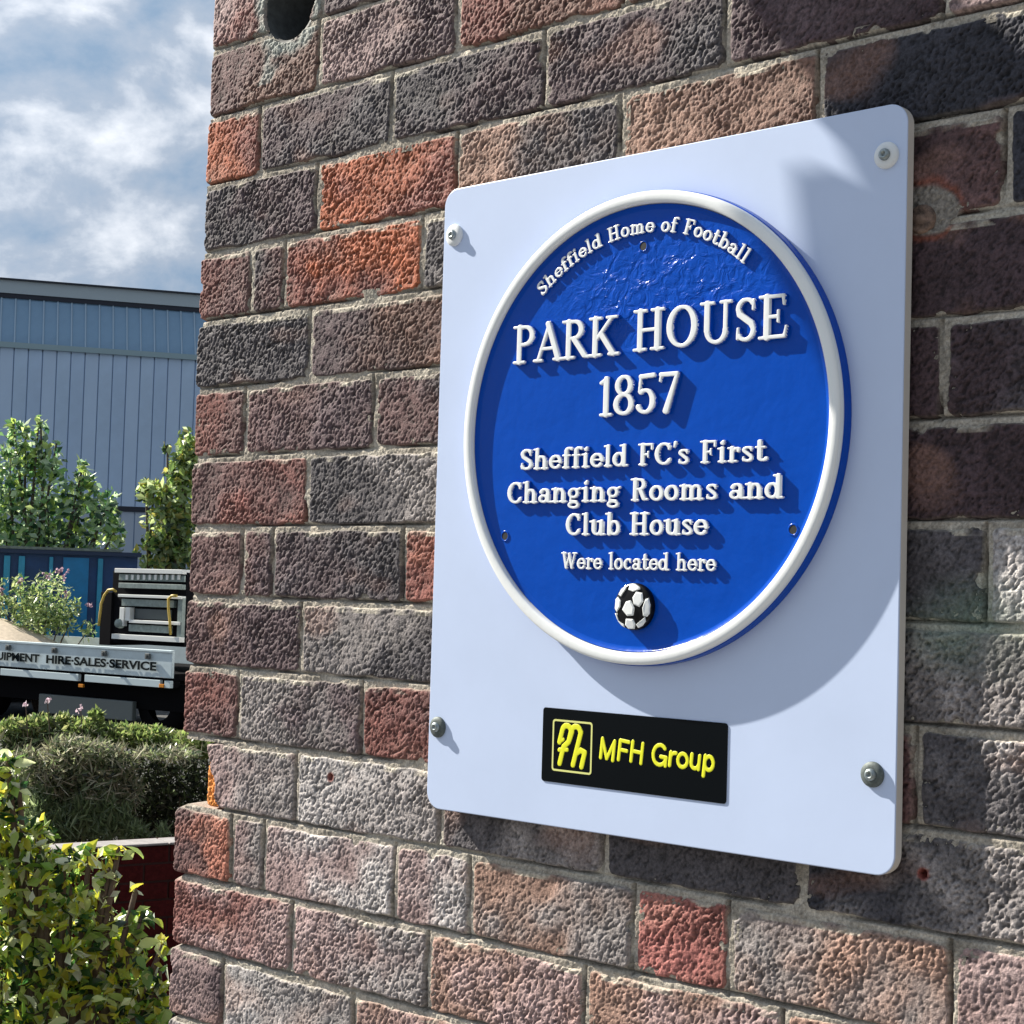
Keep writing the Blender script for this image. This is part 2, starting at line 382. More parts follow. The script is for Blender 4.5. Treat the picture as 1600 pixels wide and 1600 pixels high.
# further courses out of view, each brick a box
rng = np.random.default_rng(5); keys = 'PDBRGKMPDM'
nfar = 0; V, Q, CC = [], [], []; V2, Q2, C2 = [], [], []
for row in range(-22, 32):
    z1 = Z0 - CH*row - J; z0 = z1 - CH + 2*J
    if z1 < -.2: break
    js = list(ROWS[row][0]) if row in ROWS else [0] + [(100 if row % 2 else 200) + 200*k for k in range(13)]
    start = 0
    while js[-1] < 2500: js.append(js[-1]+200)
    for i in range(len(js)-1):
        x0, x1 = js[i]/1000+(J if i else 0), js[i+1]/1000-J
        if row in ROWS and x0 < 1.0 and i < len(ROWS[row][1]): continue
        c = np.array(PAL[keys[rng.integers(0, 10)]])*rng.uniform(.85, 1.15)
        near = x1 < 1.9 and -6 < row < 21
        if near and nfar < 150:
            v, q, cc = [], [], []; coarse_box(x0, x1, z0, z1, c, rng, v, q, cc)
            obj('brick', mesh_np('brick', v, q, M_brick, False, np.array(cc)), wall); nfar += 1
        else: coarse_box(x0, x1, z0, z1, c, rng, V, Q, CC)
    k = 0; y = .115 if row % 2 else .21      # left return
    while y < 3.2:
        c = np.array(PAL[keys[rng.integers(0, 10)]])*rng.uniform(.85, 1.15)
        coarse_box(y, y+.19, z0, z1, c, rng, V2, Q2, C2, 1); y += .2
obj('brick_courses', mesh_np('brick_courses', V, Q, M_brick, False, np.array(CC)), wall, kind='stuff')
obj('brick_courses', mesh_np('brick_courses', V2, Q2, M_brick, False, np.array(C2)), wall, kind='stuff')
# mortar: a rough sheet just behind the faces
def mortar_sheet(x0, x1, z0, z1, step):
    nx = int((x1-x0)/step); nz = int((z1-z0)/step)
    X, Z = np.meshgrid(np.linspace(x0, x1, nx), np.linspace(z0, z1, nz))
    t = samp(A2, X, Z); lo = samp(A3, X, Z, 411, 97); mid = samp(A4, X, Z, 50, 600)
    Y = .0019 + .0004*lo + .0004*mid + .00030*t
    rowf = np.floor((Z0-Z)/CH + .5).astype(int)            # nearest bed joint
    ph = (Z0-Z) - rowf*CH                                   # <0 above the joint's middle
    gate = np.clip(.75+.5*samp(A3, X, Z, 900, 33), 0, 1)
    groove = np.clip(1.3-np.abs(ph+J-.0004)/.0014, 0, 1)*gate   # shrinkage gap under the upper brick
    near = np.abs(ph) < J+.006
    course = np.floor((Z0-Z)/CH).astype(int)
    for row, (js, tn) in ROWS.items():
        m_ = course == row
        for q, xj in enumerate(js):
            if q == 0: continue
            d = X-xj/1000
            near |= m_ & (np.abs(d) < J+.006)
            groove = np.maximum(groove, np.where(m_, np.clip(1.4-np.abs(d+J-.0006)/.0017, 0, 1)*gate, 0))
        near |= m_ & (X < js[0]/1000+.008)
    Y = Y + groove*.0060
    C = np.array((.385, .350, .295))*(1+.14*mid[..., None]+.12*t[..., None])*(1+.12*np.clip(lo, -1.5, 1)[..., None])
    pale = (np.clip(samp(A3, X, Z, 77, 801)-.6, 0, 1)*.55)[..., None]
    C = C*(1-pale)+np.array((.48, .45, .38))*pale
    C = C*(1-.35*groove[..., None])
    green_refl = (np.clip(1-np.hypot((X-.925)/.085, (Z-1.585)/.06), 0, 1)*.7)[..., None]  # the same green reflection painted onto the mortar
    C = C*(1-green_refl)+np.array((.20, .27, .21))*green_refl
    V = np.stack([X, Y, Z], -1).reshape(-1, 3)
    ii = np.arange(nx*nz).reshape(nz, nx)
    Q = np.stack([ii[:-1, :-1], ii[:-1, 1:], ii[1:, 1:], ii[1:, :-1]], -1).reshape(-1, 4)
    keep = near.reshape(-1)[Q].any(1)
    cx = X.reshape(-1)[Q[:, 0]]; cz = Z.reshape(-1)[Q[:, 0]]
    keep &= np.hypot(cx-HOLE.x, cz-HOLE.z) > HOLE_R
    keep &= ~((cx < .062) & (cz < Z0-10*CH-.004) & (cz > Z0-11*CH+.002))
    Q = Q[keep]; used, inv = np.unique(Q, return_inverse=True)
    return mesh_np('mortar', V[used], inv.reshape(Q.shape), M_mortar, True, np.clip(C, .02, .8).reshape(-1, 3)[used])
obj('mortar', mortar_sheet(-.002, 1.05, 1.02, 2.34, .0014), wall)
mb = MB()
mb.box(1.05, 2.6, .0035, .03, -.2, 3.8); mb.box(.004, 1.05, .0035, .03, -.2, 1.02); mb.box(.004, 1.05, .0035, .03, 2.34, 3.8)
mb.box(.0045, .03, .03, 3.2, -.2, Z0-11*CH); mb.box(.0045, .03, .03, 3.2, Z0-10*CH, 3.8); mb.box(.0045, .03, .19, 3.2, Z0-11*CH, Z0-10*CH)
o = mb.build('mortar_bed', M_mortar, wall)
a = o.data.color_attributes.new('Col', 'FLOAT_COLOR', 'POINT'); a.data.foreach_set('color', np.tile(np.array([.33, .31, .275, 1], dtype=np.float32), len(o.data.vertices)))
mb = MB(); mb.box(.03, 2.6, .12, 3.2, -.2, 3.8); mb.build('core', M_dark, wall)
# drilled hole with its lining
mb = MB(); mb.lathe([(HOLE_R+.0015, -.002), (HOLE_R-.003, .0002-.004), (HOLE_R-.0035, -.115), (0.0001, -.115)], (HOLE.x, 0, HOLE.z), 'y', 40)
mb.build('hole_lining', mat('dusty_black', (.035, .04, .04), rough=.7, noise=(120, .5)), wall, smooth=True)
# rusty disc of an old fixing
mb = MB(); fc = onwall(1441, 343)
mb.lathe([(.0001, .0035), (.003, .0042), (.0045, .0022), (.0085, .0036), (.0105, .0030), (.0112, .0008), (.0118, -.004)], fc, 'y', 28)
mb.build('old_fixing', mat('rusty_plug', (.15, .10, .075), rough=.8, noise=(160, .8), bump=[(300, .6, .001)]), wall, smooth=True)

# ------------------------------------------------------------------ white backing panel
D = .016
BX, BZ, BW, BH = .3848, 1.9739, .4843, .5734
TH = .0095
def rounded(x0, x1, z0, z1, r, n=10):
    p = []
    for cx, cz, a0 in ((x1-r, z1-r, 0), (x0+r, z1-r, 90), (x0+r, z0+r, 180), (x1-r, z0+r, 270)):
        for k in range(n+1):
            t = math.radians(a0+90*k/n); p.append((cx+r*math.cos(t), cz+r*math.sin(t)))
    return p
def plate(name, outline, yf, yb, mats, parent=None, bevel=.0008, **tags):
    n = len(outline); V = []; Fs = []; mi = []
    cx = sum(p[0] for p in outline)/n; cz = sum(p[1] for p in outline)/n
    def ring(y, ins):
        for i, (x, z) in enumerate(outline):
            x0, z0 = outline[i-1]; x1, z1 = outline[(i+1) % n]
            tx, tz = x1-x0, z1-z0; L = math.hypot(tx, tz) or 1
            V.append((x - tz/L*ins*-1*-1, y, z + tx/L*ins))
    ring(yf, bevel); ring(yf+bevel*.35, bevel*.3); ring(yf+bevel, 0); ring(yb, 0)
    Fs.append(tuple(range(n))); mi.append(0)
    for r_ in range(3):
        for i in range(n):
            j = (i+1) % n; Fs.append((r_*n+i, (r_+1)*n+i, (r_+1)*n+j, r_*n+j)); mi.append(0 if r_ < 2 else len(mats)-1)
    Fs.append(tuple(3*n+i for i in range(n))[::-1]); mi.append(len(mats)-1)
    me = bpy.data.meshes.new(name); me.from_pydata(V, [], Fs)
    for mm in mats: me.materials.append(mm)
    me.polygons.foreach_set('material_index', mi); me.update()
    return obj(name, me, parent, **tags)
panel = empty('backing_panel', (BX+BW/2, 0, BZ-BH), label='large white rectangular panel with rounded corners screwed to the brick wall behind the blue plaque', cat='panel')
def local(o, root): o.location = -root.location; return o
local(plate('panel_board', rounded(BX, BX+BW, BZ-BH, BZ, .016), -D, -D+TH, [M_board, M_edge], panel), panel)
def screw(px, py, dark):
    c = onwall(px, py, -D)
    mb = MB(); rw = .0095 if dark else .0102
    mb.lathe([(rw, 0), (rw, .0016), (rw-.0008, .0024), (rw*.62, .0034), (rw*.5, .0034)], (c.x, -D, c.z), 'y', 36)
    mb.lathe([(rw*.5, .0034), (0.0001, .0030)], (c.x, -D, c.z), 'y', 36)
    w = mb.build('washer', M_dsteel if dark else M_wcap, panel, smooth=True); local(w, panel)
    if dark: w['label'] = 'dark grey metal washer'
    mb = MB(); mb.lathe([(.0046, .003), (.0044, .0050), (.0030, .0062), (.0018, .0063), (.0016, .0040), (.0001, .0040)], (c.x, -D, c.z), 'y', 28)
    h = mb.build('screw_head', M_steel, w, smooth=True)
for a_ in ((711, 368, False), (1386, 243, False), (685, 1136, True), (1364, 1210, True)): screw(*a_)
# spacers between panel and wall
for x_, z_ in ((.42, 1.93), (.845, 1.93), (.42, 1.44), (.845, 1.44)):
    mb = MB(); mb.lathe([(.008, 0), (.008, D-TH)], (x_, 0.001, z_), 'y', 16); local(mb.build('spacer', M_steel, panel, smooth=True), panel)

# ------------------------------------------------------------------ stroke lettering (serif and slab cast letters)
def E(cx, cy, rx, ry, a0, a1, rt, rk, n=22):
    out_ = []
    for k in range(n+1):
        a = math.radians(a0+(a1-a0)*k/n)
        out_.append((cx+rx*math.cos(a), cy+ry*math.sin(a), rt+(rk-rt)*abs(math.cos(a))**1.6))
    return out_
def Ln(x0, y0, x1, y1, r0, r1=None): return [(x0, y0, r0), (x1, y1, r1 if r1 is not None else r0)]
T, t_, s_ = .070, .042, .036            # serif capitals
def ser(x, y, w=.15): return Ln(x-w, y, x+w, y, s_)
def V_(x, a, b, r): return Ln(x, a, x, b, r)
y0_, y1_ = s_, 1-s_
BIG = {
 'P': (.66, [V_(.2, .04, .96, T), ser(.2, y0_), ser(.13, y1_, .09), Ln(.2, .955, .34, .955, t_), E(.34, .725, .24, .23, 90, -90, t_, T), Ln(.34, .495, .2, .495, t_)]),
 'A': (.80, [Ln(.11, .04, .41, .93, t_), Ln(.39, .97, .70, .04, T), Ln(.2, .33, .6, .33, t_), ser(.11, y0_, .11), ser(.71, y0_, .13)]),
 'R': (.76, [V_(.2, .04, .96, T), ser(.2, y0_), ser(.13, y1_, .09), Ln(.2, .955, .34, .955, t_), E(.34, .74, .22, .215, 90, -90, t_, T), Ln(.34, .525, .2, .525, t_),
             Ln(.36, .50, .66, .07, T), Ln(.64, .05, .76, .03, t_)]),
 'K': (.80, [V_(.2, .04, .96, T), ser(.2, y0_), ser(.2, y1_), Ln(.24, .44, .64, .95, t_), Ln(.36, .56, .70, .05, T), ser(.65, y1_, .13), ser(.72, y0_, .13)]),
 'H': (.88, [V_(.2, .04, .96, T), V_(.66, .04, .96, T), ser(.2, y0_), ser(.2, y1_), ser(.66, y0_), ser(.66, y1_), Ln(.2, .5, .66, .5, t_)]),
 'O': (.86, [E(.42, .5, .32, .455, 0, 360, t_, T*1.1, 44)]),
 'U': (.84, [V_(.2, .96, .32, T), V_(.66, .96, .32, .05), E(.43, .33, .23, .285, 180, 360, t_, .06), ser(.2, y1_), ser(.66, y1_, .12)]),
 'S': (.62, [E(.32, .74, .19, .215, 35, 180, t_, .055), Ln(.13, .74, .17, .62, .055, T), Ln(.17, .62, .45, .40, T), Ln(.45, .40, .50, .28, T, .055), E(.31, .27, .19, .23, 0, -145, t_, .055),
             Ln(.50, .93, .49, .72, .03), Ln(.12, .07, .13, .30, .03)]),
 'E': (.70, [V_(.2, .04, .96, T), ser(.14, y0_, .1), ser(.14, y1_, .1), Ln(.2, .957, .58, .957, t_), Ln(.2, .5, .46, .5, t_), Ln(.2, .043, .60, .043, t_),
             Ln(.58, .96, .60, .76, .035, .025), Ln(.62, .04, .66, .26, .035, .025), Ln(.47, .38, .47, .62, .03)]),
 '1': (.42, [V_(.24, .04, .93, T), Ln(.24, .93, .1, .84, .045), ser(.24, y0_, .14)]),
 '8': (.60, [E(.30, .74, .175, .215, 0, 360, t_, .065, 36), E(.30, .275, .205, .235, 0, 360, t_, .07, 36)]),
 '5': (.58, [Ln(.15, .92, .48, .94, .055), Ln(.15, .92, .12, .55, .035), E(.27, .31, .20, .27, 125, -150, t_, .07), ]),
 '7': (.58, [Ln(.1, .93, .50, .93, .055), Ln(.51, .92, .24, .04, .04, .075), Ln(.1, .93, .08, .78, .03)]),
 ' ': (.36, []),
}
T, t_, s_ = .088, .056, .046            # slab lower case
XH = .66
def sx(x, y, w=.13): return Ln(x-w, y, x+w, y, s_)
b0, bx_ = s_, XH-s_
SM = {
 'S': (.68, [E(.33, .75, .20, .20, 30, 180, t_, T), Ln(.13, .75, .18, .63, T), Ln(.18, .62, .48, .40, T), E(.33, .26, .22, .21, 30, -155, t_, T), Ln(.53, .93, .52, .70, .04), Ln(.11, .07, .12, .30, .04)]),
 'h': (.74, [V_(.18, .05, .95, T), V_(.54, .05, .42, T), E(.37, .40, .17, .21, 175, 0, t_, T), sx(.18, b0), sx(.54, b0), sx(.10, 1-s_, .07)]),
 'e': (.62, [E(.32, .33, .225, .28, 0, 318, t_, T), Ln(.12, .35, .53, .35, .04)]),
 'f': (.46, [V_(.2, .05, .8, T), E(.35, .8, .15, .155, 180, 50, t_, T), Ln(.06, .61, .38, .61, .045), sx(.2, b0)]),
 'i': (.40, [V_(.2, .05, .62, T), sx(.2, b0), sx(.13, bx_, .08), Ln(.2, .86, .24, .93, .085, .06)]),
 'l': (.40, [V_(.2, .05, .95, T), sx(.2, b0), sx(.13, 1-s_, .08)]),
 'd': (.72, [E(.29, .33, .20, .28, 0, 360, t_, T, 30), V_(.52, .06, .95, T), sx(.60, b0, .07), sx(.44, 1-s_, .08)]),
 'F': (.70, [V_(.2, .05, .95, T), sx(.2, b0), sx(.14, 1-s_, .1), Ln(.2, .95, .58, .95, .055), Ln(.2, .50, .42, .50, .05), Ln(.60, .95, .60, .74, .045), Ln(.44, .38, .44, .62, .04)]),
 'C': (.78, [E(.42, .5, .30, .45, 42, 318, t_, T*1.1), Ln(.64, .93, .63, .70, .045), Ln(.62, .16, .68, .26, .045)]),
 "'": (.2, [Ln(.12, .97, .08, .78, .07, .035)]),
 's': (.54, [E(.28, .50, .155, .12, 30, 180, .05, .07), Ln(.14, .47, .40, .24, .07), E(.27, .165, .16, .12, 25, -155, .05, .07), Ln(.42, .62, .42, .48, .035), Ln(.11, .05, .11, .2, .035)]),
 'r': (.54, [V_(.2, .05, .62, T), sx(.22, b0, .15), sx(.13, bx_, .08), E(.38, .40, .16, .2, 160, 60, t_, .06), Ln(.44, .56, .44, .48, .06)]),
 't': (.48, [V_(.2, .15, .85, T), E(.34, .17, .14, .12, 180, 330, t_, T), Ln(.06, .61, .40, .61, .045)]),
 'a': (.64, [E(.25, .19, .16, .145, 0, 360, .05, .075, 26), V_(.46, .1, .42, T), E(.30, .44, .17, .18, 0, 160, .05, T), sx(.55, b0, .08)]),
 'n': (.74, [V_(.18, .05, .62, T), V_(.54, .05, .42, T), E(.37, .40, .17, .21, 175, 0, t_, T), sx(.18, b0), sx(.54, b0), sx(.10, bx_, .07)]),
 'm': (1.04, [V_(.18, .05, .62, T), V_(.50, .05, .42, T), V_(.82, .05, .42, T), E(.35, .42, .15, .19, 175, 0, t_, .07), E(.67, .42, .15, .19, 175, 0, t_, .07), sx(.18, b0), sx(.50, b0, .11), sx(.82, b0), sx(.10, bx_, .07)]),
 'g': (.64, [E(.28, .42, .18, .19, 0, 360, .05, .075, 26), E(.29, -.12, .20, .12, 0, 360, .05, .065, 26), Ln(.16, .24, .16, .08, .05), Ln(.16, .06, .42, .02, .06), Ln(.42, .56, .58, .63, .05)]),
 'R': (.80, [V_(.2, .05, .95, T), sx(.2, b0), sx(.14, 1-s_, .1), Ln(.2, .95, .38, .95, .05), E(.38, .735, .19, .21, 90, -90, .05, T), Ln(.38, .525, .2, .525, .05), Ln(.42, .50, .58, .10, T), Ln(.60, .07, .72, .07, .05)]),
 'o': (.64, [E(.31, .33, .215, .285, 0, 360, t_, T, 32)]),
 'u': (.74, [V_(.18, .62, .25, T), V_(.54, .06, .62, T), E(.35, .25, .17, .20, 180, 350, t_, T), sx(.10, bx_, .08), sx(.46, bx_, .08), sx(.62, b0, .07)]),
 'b': (.70, [V_(.18, .06, .95, T), E(.40, .33, .20, .28, 0, 360, t_, T, 30), sx(.10, 1-s_, .08)]),
 'H': (.90, [V_(.2, .05, .95, T), V_(.66, .05, .95, T), sx(.2, b0, .16), sx(.2, 1-s_, .16), sx(.66, b0, .16), sx(.66, 1-s_, .16), Ln(.2, .5, .66, .5, .05)]),
 'W': (1.1, [Ln(.16, .95, .34, .08, T), Ln(.34, .08, .54, .80, .05), Ln(.54, .90, .74, .08, T), Ln(.74, .08, .94, .95, .05), sx(.16, 1-s_, .14), sx(.94, 1-s_, .13)]),
 'c': (.58, [E(.31, .33, .21, .28, 50, 310, t_, T), Ln(.46, .58, .46, .46, .06)]),
 ' ': (.42, []),
}
def glyph_mesh(strokes, sc, cell, height, slope, name, mats, grow=.0):
    """heightfield letter in local XZ, front towards -y; tops get material 0, flanks material 1"""
    P = np.array([(p[0]*sc, p[1]*sc) for s in strokes for p in s])
    mxr = .12*sc
    x0, z0 = P.min(0)-mxr; x1, z1 = P.max(0)+mxr
    X, Z = np.meshgrid(np.arange(x0, x1, cell), np.arange(z0, z1, cell))
    sd = np.full(X.shape, 1.0)
    for s in strokes:
        for (ax, az, ar), (bx, bz, br) in zip(s[:-1], s[1:]):
            ax, az, ar, bx, bz, br = [v*sc for v in (ax, az, ar, bx, bz, br)]
            dx, dz = bx-ax, bz-az; L2 = dx*dx+dz*dz or 1e-12
            u = np.clip(((X-ax)*dx+(Z-az)*dz)/L2, 0, 1)
            sd = np.minimum(sd, np.hypot(X-ax-u*dx, Z-az-u*dz)-(ar+(br-ar)*u))
    sd = sd - grow; h = np.clip(-sd/slope, 0, 1); hh = height*(1-(1-h)**1.8)
    # gentle crown on the tops
    hh = hh + np.clip(-sd-slope, 0, .002)*.03
    nz, nx = X.shape
    ii = np.arange(nx*nz).reshape(nz, nx)
    Q = np.stack([ii[:-1, :-1], ii[:-1, 1:], ii[1:, 1:], ii[1:, :-1]], -1).reshape(-1, 4)
    hf = hh.reshape(-1); keep = hf[Q].max(1) > 0; Q = Q[keep]
    mi = (hf[Q].mean(1) < height*.62).astype(int)
    used, inv = np.unique(Q, return_inverse=True)
    V = np.stack([X.reshape(-1), -hf, Z.reshape(-1)], -1)[used]
    return mesh_np(name, V, inv.reshape(Q.shape), mats, True, None, mi)
PCX, PCZ, PR = .6332, 1.7391, .1957
LXO = .0015
DP = .0202
FIELD = DP + .0110                       # the blue field stands this far off the wall
plaque = empty('plaque', (PCX, 0, PCZ-PR), label='round cast blue plaque with a white rim reading PARK HOUSE 1857', cat='plaque')
CACHE = {}
def letter(ch, font, cap, height, mats):
    key = (ch, id(font), round(cap, 5))
    if key not in CACHE:
        CACHE[key] = glyph_mesh(font[ch][1], cap, .00031 if cap > .025 else .00028, height, .0007 if cap > .025 else .0005, 'letter', mats, .0005 if cap > .025 else .00035)
    return CACHE[key]
def line(text, font, xl, xr, zb, cap, height):
    adv = [font[c][0]*cap for c in text]
    lo = min(p[0]-p[2] for s in font[text[0]][1] for p in s)*cap; hi = max(p[0]+p[2] for s in font[text[-1]][1] for p in s)*cap
    k = (xr-xl)/(sum(adv[:-1])+hi-lo)
    x = xl-lo*k
    for c, a in zip(text, adv):
        if font[c][1]:
            o = obj('letter', letter(c, font, cap, height, [M_white, M_blue]), plaque)
            o.location = Vector((x+LXO, -FIELD, zb)) - plaque.location; o.scale = (k, 1, 1)
        x += a*k
line('PARK', BIG, .4925, .6130, 1.8005, .0335, .0041)
line('HOUSE', BIG, .6270, .7775, 1.8015, .0345, .0041)
line('1857', BIG, .5925, .6750, 1.7495, .0335, .0040)
line("Sheffield FC's First", SM, .5050, .7625, 1.7070, .0180, .0036)
line('Changing Rooms and', SM, .4905, .7770, 1.6780, .0185, .0036)
line('Club House', SM, .5590, .7075, 1.6500, .0185, .0036)
line('Were located here', SM, .5545, .7155, 1.6215, .0140, .0031)
# curved line along the top
txt = 'Sheffield Home of Football'; cap = .0125
rb = .1600; adv = [SM[c][0] for c in txt]; tot = sum(adv); a0, a1 = 132.8, 50.0
acc = 0
for c, a in zip(txt, adv):
    ang = a0 + (a1-a0)*(acc+a/2)/tot; acc += a
    if not SM[c][1]: continue
    o = obj('letter', letter(c, SM, cap, .0024, [M_white, M_blue]), plaque)
    th = math.radians(ang); w = a*cap*(rb*math.radians(a0-a1)/(tot*cap))
    rotm = Matrix.Rotation(-(th-math.pi/2), 4, 'Y')
    base = Vector((.6326+LXO+rb*math.cos(th), -FIELD, 1.7402+rb*math.sin(th)))
    kx = w/(a*cap)
    o.matrix_local = Matrix.Translation(base-plaque.location) @ rotm @ Matrix.Translation((-w/2, 0, 0)) @ Matrix.Diagonal((kx, 1, 1, 1))
# disc, rim
mb = MB(); HLS = [(PCX+.1504*math.cos(math.radians(89.6)), PCZ+.1504*math.sin(math.radians(89.6))), (.4878, 1.6495), (.7860, 1.6540)]
Rin = .1832
mb.lathe([(PR+.0008, 0.0020), (PR+.0004, .0100), (PR-.0012, .0108)], (PCX, -DP, PCZ), 'y', 160)
mb.lathe([(PR-.002, .0109), (Rin, .0109), (.00001, .0110)], (PCX, -DP, PCZ), 'y', 160)
local(mb.build('disc', M_blue, plaque, smooth=True), plaque).modifiers.new('e', 'EDGE_SPLIT')
prof = [(PR-.0012, .0095), (PR-.0003, .0108)]
for k in range(0, 11):
    a = math.pi*k/10
    prof.append((((PR-.0004)+(Rin+.0020))/2 + math.cos(a)*((PR-Rin-.0024)/2), .0124 + .0048*math.sin(a)**.32))
prof.append((Rin+.0012, .0112))
mb = MB(); mb.lathe(prof, (PCX, -DP, PCZ), 'y', 192)
local(mb.build('rim', M_white, plaque, smooth=True), plaque)
mb = MB(); mb.lathe([(Rin+.0013, .0126), (Rin+.0003, .0116), (Rin-.0035, .0108)], (PCX, -DP, PCZ), 'y', 160)
local(mb.build('fillet', M_blue, plaque, smooth=True), plaque)
for hx, hz in HLS:
    mb = MB(); mb.lathe([(.0052, -.0002), (.0044, .0006), (.0036, .0004), (.0034, -.0002)], (hx, -FIELD, hz), 'y', 24)
    o = local(mb.build('fixing_hole', M_blue, plaque, smooth=True), plaque)
    mb = MB(); mb.lathe([(.0035, .0002), (.0001, .0002)], (hx, -FIELD, hz), 'y', 24)
    mb.build('socket', M_dark, o, smooth=True)
# football: low dome with black pentagons and white panels
BC = Vector((.6365, -FIELD, 1.5915)); BR = .0192
mb = MB(); mb.lathe([(BR, 0), (BR, .0042), (BR-.0005, .0050), (BR*.8, .0058), (BR*.4, .0064), (.0001, .0066)], BC, 'y', 48)
ball = mb.build('football', M_black, plaque, smooth=True, label='small black and white football'); local(ball, plaque)
patches = [  # white panels, traced in ball units
 [(-.30,.22),(-.05,.28),(.18,-.05),(.12,-.38),(-.22,-.42),(-.52,-.15)][::1],
 [(.04,.38),(.22,.66),(.55,.60),(.62,.22),(.42,-.02),(.14,.08)],
 [(-.18,.86),(-.22,.70),(.04,.62),(.42,.74),(.40,.82),(.12,.97),(-.05,.985)],
 [(-.78,.48),(-.62,.40),(-.40,.68),(-.26,.92),(-.36,.90),(-.62,.74)],
 [(-.92,.30),(-.78,.42),(-.60,.25),(-.62,-.02),(-.82,-.28),(-.95,-.12)],
 [(-.93,-.30),(-.84,-.33),(-.70,-.66),(-.78,-.60)],
 [(-.78,-.62),(-.66,-.66),(-.42,-.78),(-.40,-.90),(-.55,-.82)],
 [(-.30,-.52),(.10,-.52),(.22,-.74),(.14,-.95),(-.18,-.96),(-.36,-.80)],
 [(.34,-.90),(.24,-.76),(.52,-.56),(.72,-.42),(.74,-.60),(.56,-.80)],
 [(.80,-.42),(.62,-.40),(.58,-.05),(.72,.36),(.86,.40),(.96,.10),(.93,-.28)],
]
for pch in patches:
    mbp = MB(); n = len(pch); cx = sum(p[0] for p in pch)/n; cz = sum(p[1] for p in pch)/n
    def hgt(x, z): return .0052+.0016*max(0, 1-(x*x+z*z))
    lo_ = [(BC.x+x*BR, -FIELD-hgt(x, z)+.0008, BC.z+z*BR) for x, z in pch]
    md_ = [(BC.x+(x+(cx-x)*.06)*BR, -FIELD-hgt(x, z)-.0006, BC.z+(z+(cz-z)*.06)*BR) for x, z in pch]
    hi_ = [(BC.x+(x+(cx-x)*.25)*BR, -FIELD-hgt(x, z)-.0010, BC.z+(z+(cz-z)*.25)*BR) for x, z in pch]
    vs = lo_+md_+hi_; fs = [tuple(range(2*n, 3*n))]
    for q in range(2):
        for i in range(n): fs.append((q*n+i, q*n+(i+1) % n, (q+1)*n+(i+1) % n, (q+1)*n+i))
    mbp.add(vs, fs)
    o = mbp.build('white_patch', M_white, ball, smooth=False)
plaque.location = (PCX-.0047, .0061, PCZ-PR-.0003); plaque.scale = (1.0054,)*3
# ------------------------------------------------------------------ black name plate under the plaque
np_ = empty('name_plate', (.6306, 0, 1.4390), label='black rectangular plate with yellow MFH Group lettering below the blue plaque', cat='sign')
c1_, c2_ = onwall(849, 1105, -D), onwall(1138, 1130, -D); c3_, c4_ = onwall(1135, 1254, -D), onwall(847, 1222, -D)
nx0, nx1 = (c1_.x+c4_.x)/2, (c2_.x+c3_.x)/2; nz1, nz0 = (c1_.z+c2_.z)/2, (c3_.z+c4_.z)/2
local(plate('plate', rounded(nx0, nx1, nz0, nz1, .0028, 4), -D-.0007, -D-.0001, [M_plate], np_, bevel=.0002), np_)
def text_obj(name, s, size, loc, rot, m_, parent, extrude=.0002, offset=0.0, shear=0.0, sx_=1.0, align='LEFT', name2=None):
    cu = bpy.data.curves.new(name, 'FONT'); cu.body = s; cu.size = size; cu.extrude = extrude; cu.offset = offset; cu.shear = shear; cu.align_x = align
    cu.resolution_u = 4
    tmp = bpy.data.objects.new(name, cu); COL.objects.link(tmp)
    bpy.context.view_layer.update()
    me = bpy.data.meshes.new_from_object(tmp); bpy.data.objects.remove(tmp)
    me.materials.clear(); me.materials.append(m_)
    xs = [v.co.x for v in me.vertices]; w = max(xs)-min(xs); x0 = min(xs)
    return me, w, x0
NY = -D-.0008
def put_text(s, xl, xr, zb, size, m_, parent, y, **k):
    me, w, x0 = text_obj('lettering', s, size, None, None, m_, None, **k)
    kx = (xr-xl)/w
    o = obj('lettering', me, parent)
    o.matrix_local = Matrix.Translation(Vector((xl, y, zb))-parent.location) @ Matrix.Rotation(math.pi/2, 4, 'X') @ Matrix.Diagonal((kx, 1, 1, 1)) @ Matrix.Translation((-x0, 0, 0))
    return o
def npx(px, py): return onwall(px, py, NY)
b_t = .078
def G_(x0, y0, x1, y1): return Ln(x0, y0, x1, y1, b_t)
SANS = {
 'M': (1.02, [G_(.14,.08,.14,.92), G_(.14,.92,.49,.10), G_(.49,.10,.84,.92), G_(.84,.92,.84,.08)]),
 'F': (.70, [G_(.14,.08,.14,.92), G_(.14,.92,.62,.92), G_(.14,.52,.55,.52)]),
 'H': (.86, [G_(.14,.08,.14,.92), G_(.70,.08,.70,.92), G_(.14,.52,.70,.52)]),
 ' ': (.34, []),
 'G': (.92, [E(.48,.5,.36,.42,48,352,b_t,b_t,26), G_(.83,.44,.83,.10), G_(.54,.44,.83,.44)]),
 'r': (.46, [G_(.14,.08,.14,.64), E(.40,.40,.26,.24,178,88,b_t,b_t,8)]),
 'o': (.68, [E(.34,.36,.25,.28,0,360,b_t,b_t,26)]),
 'u': (.68, [G_(.12,.64,.12,.30), E(.32,.30,.20,.22,180,350,b_t,b_t,12), G_(.53,.08,.53,.64)]),
 'p': (.70, [G_(.14,-.20,.14,.64), E(.36,.36,.22,.28,0,360,b_t,b_t,26)]),
}
p0_, p1_ = npx(936, 1185), npx(1118, 1200)
txt = 'MFH Group'; cap = .0188; sh = .20
adv = [SANS[c][0]*cap for c in txt]; kx = (p1_.x-p0_.x)/(sum(adv)-.02*cap); x = p0_.x-.06*cap
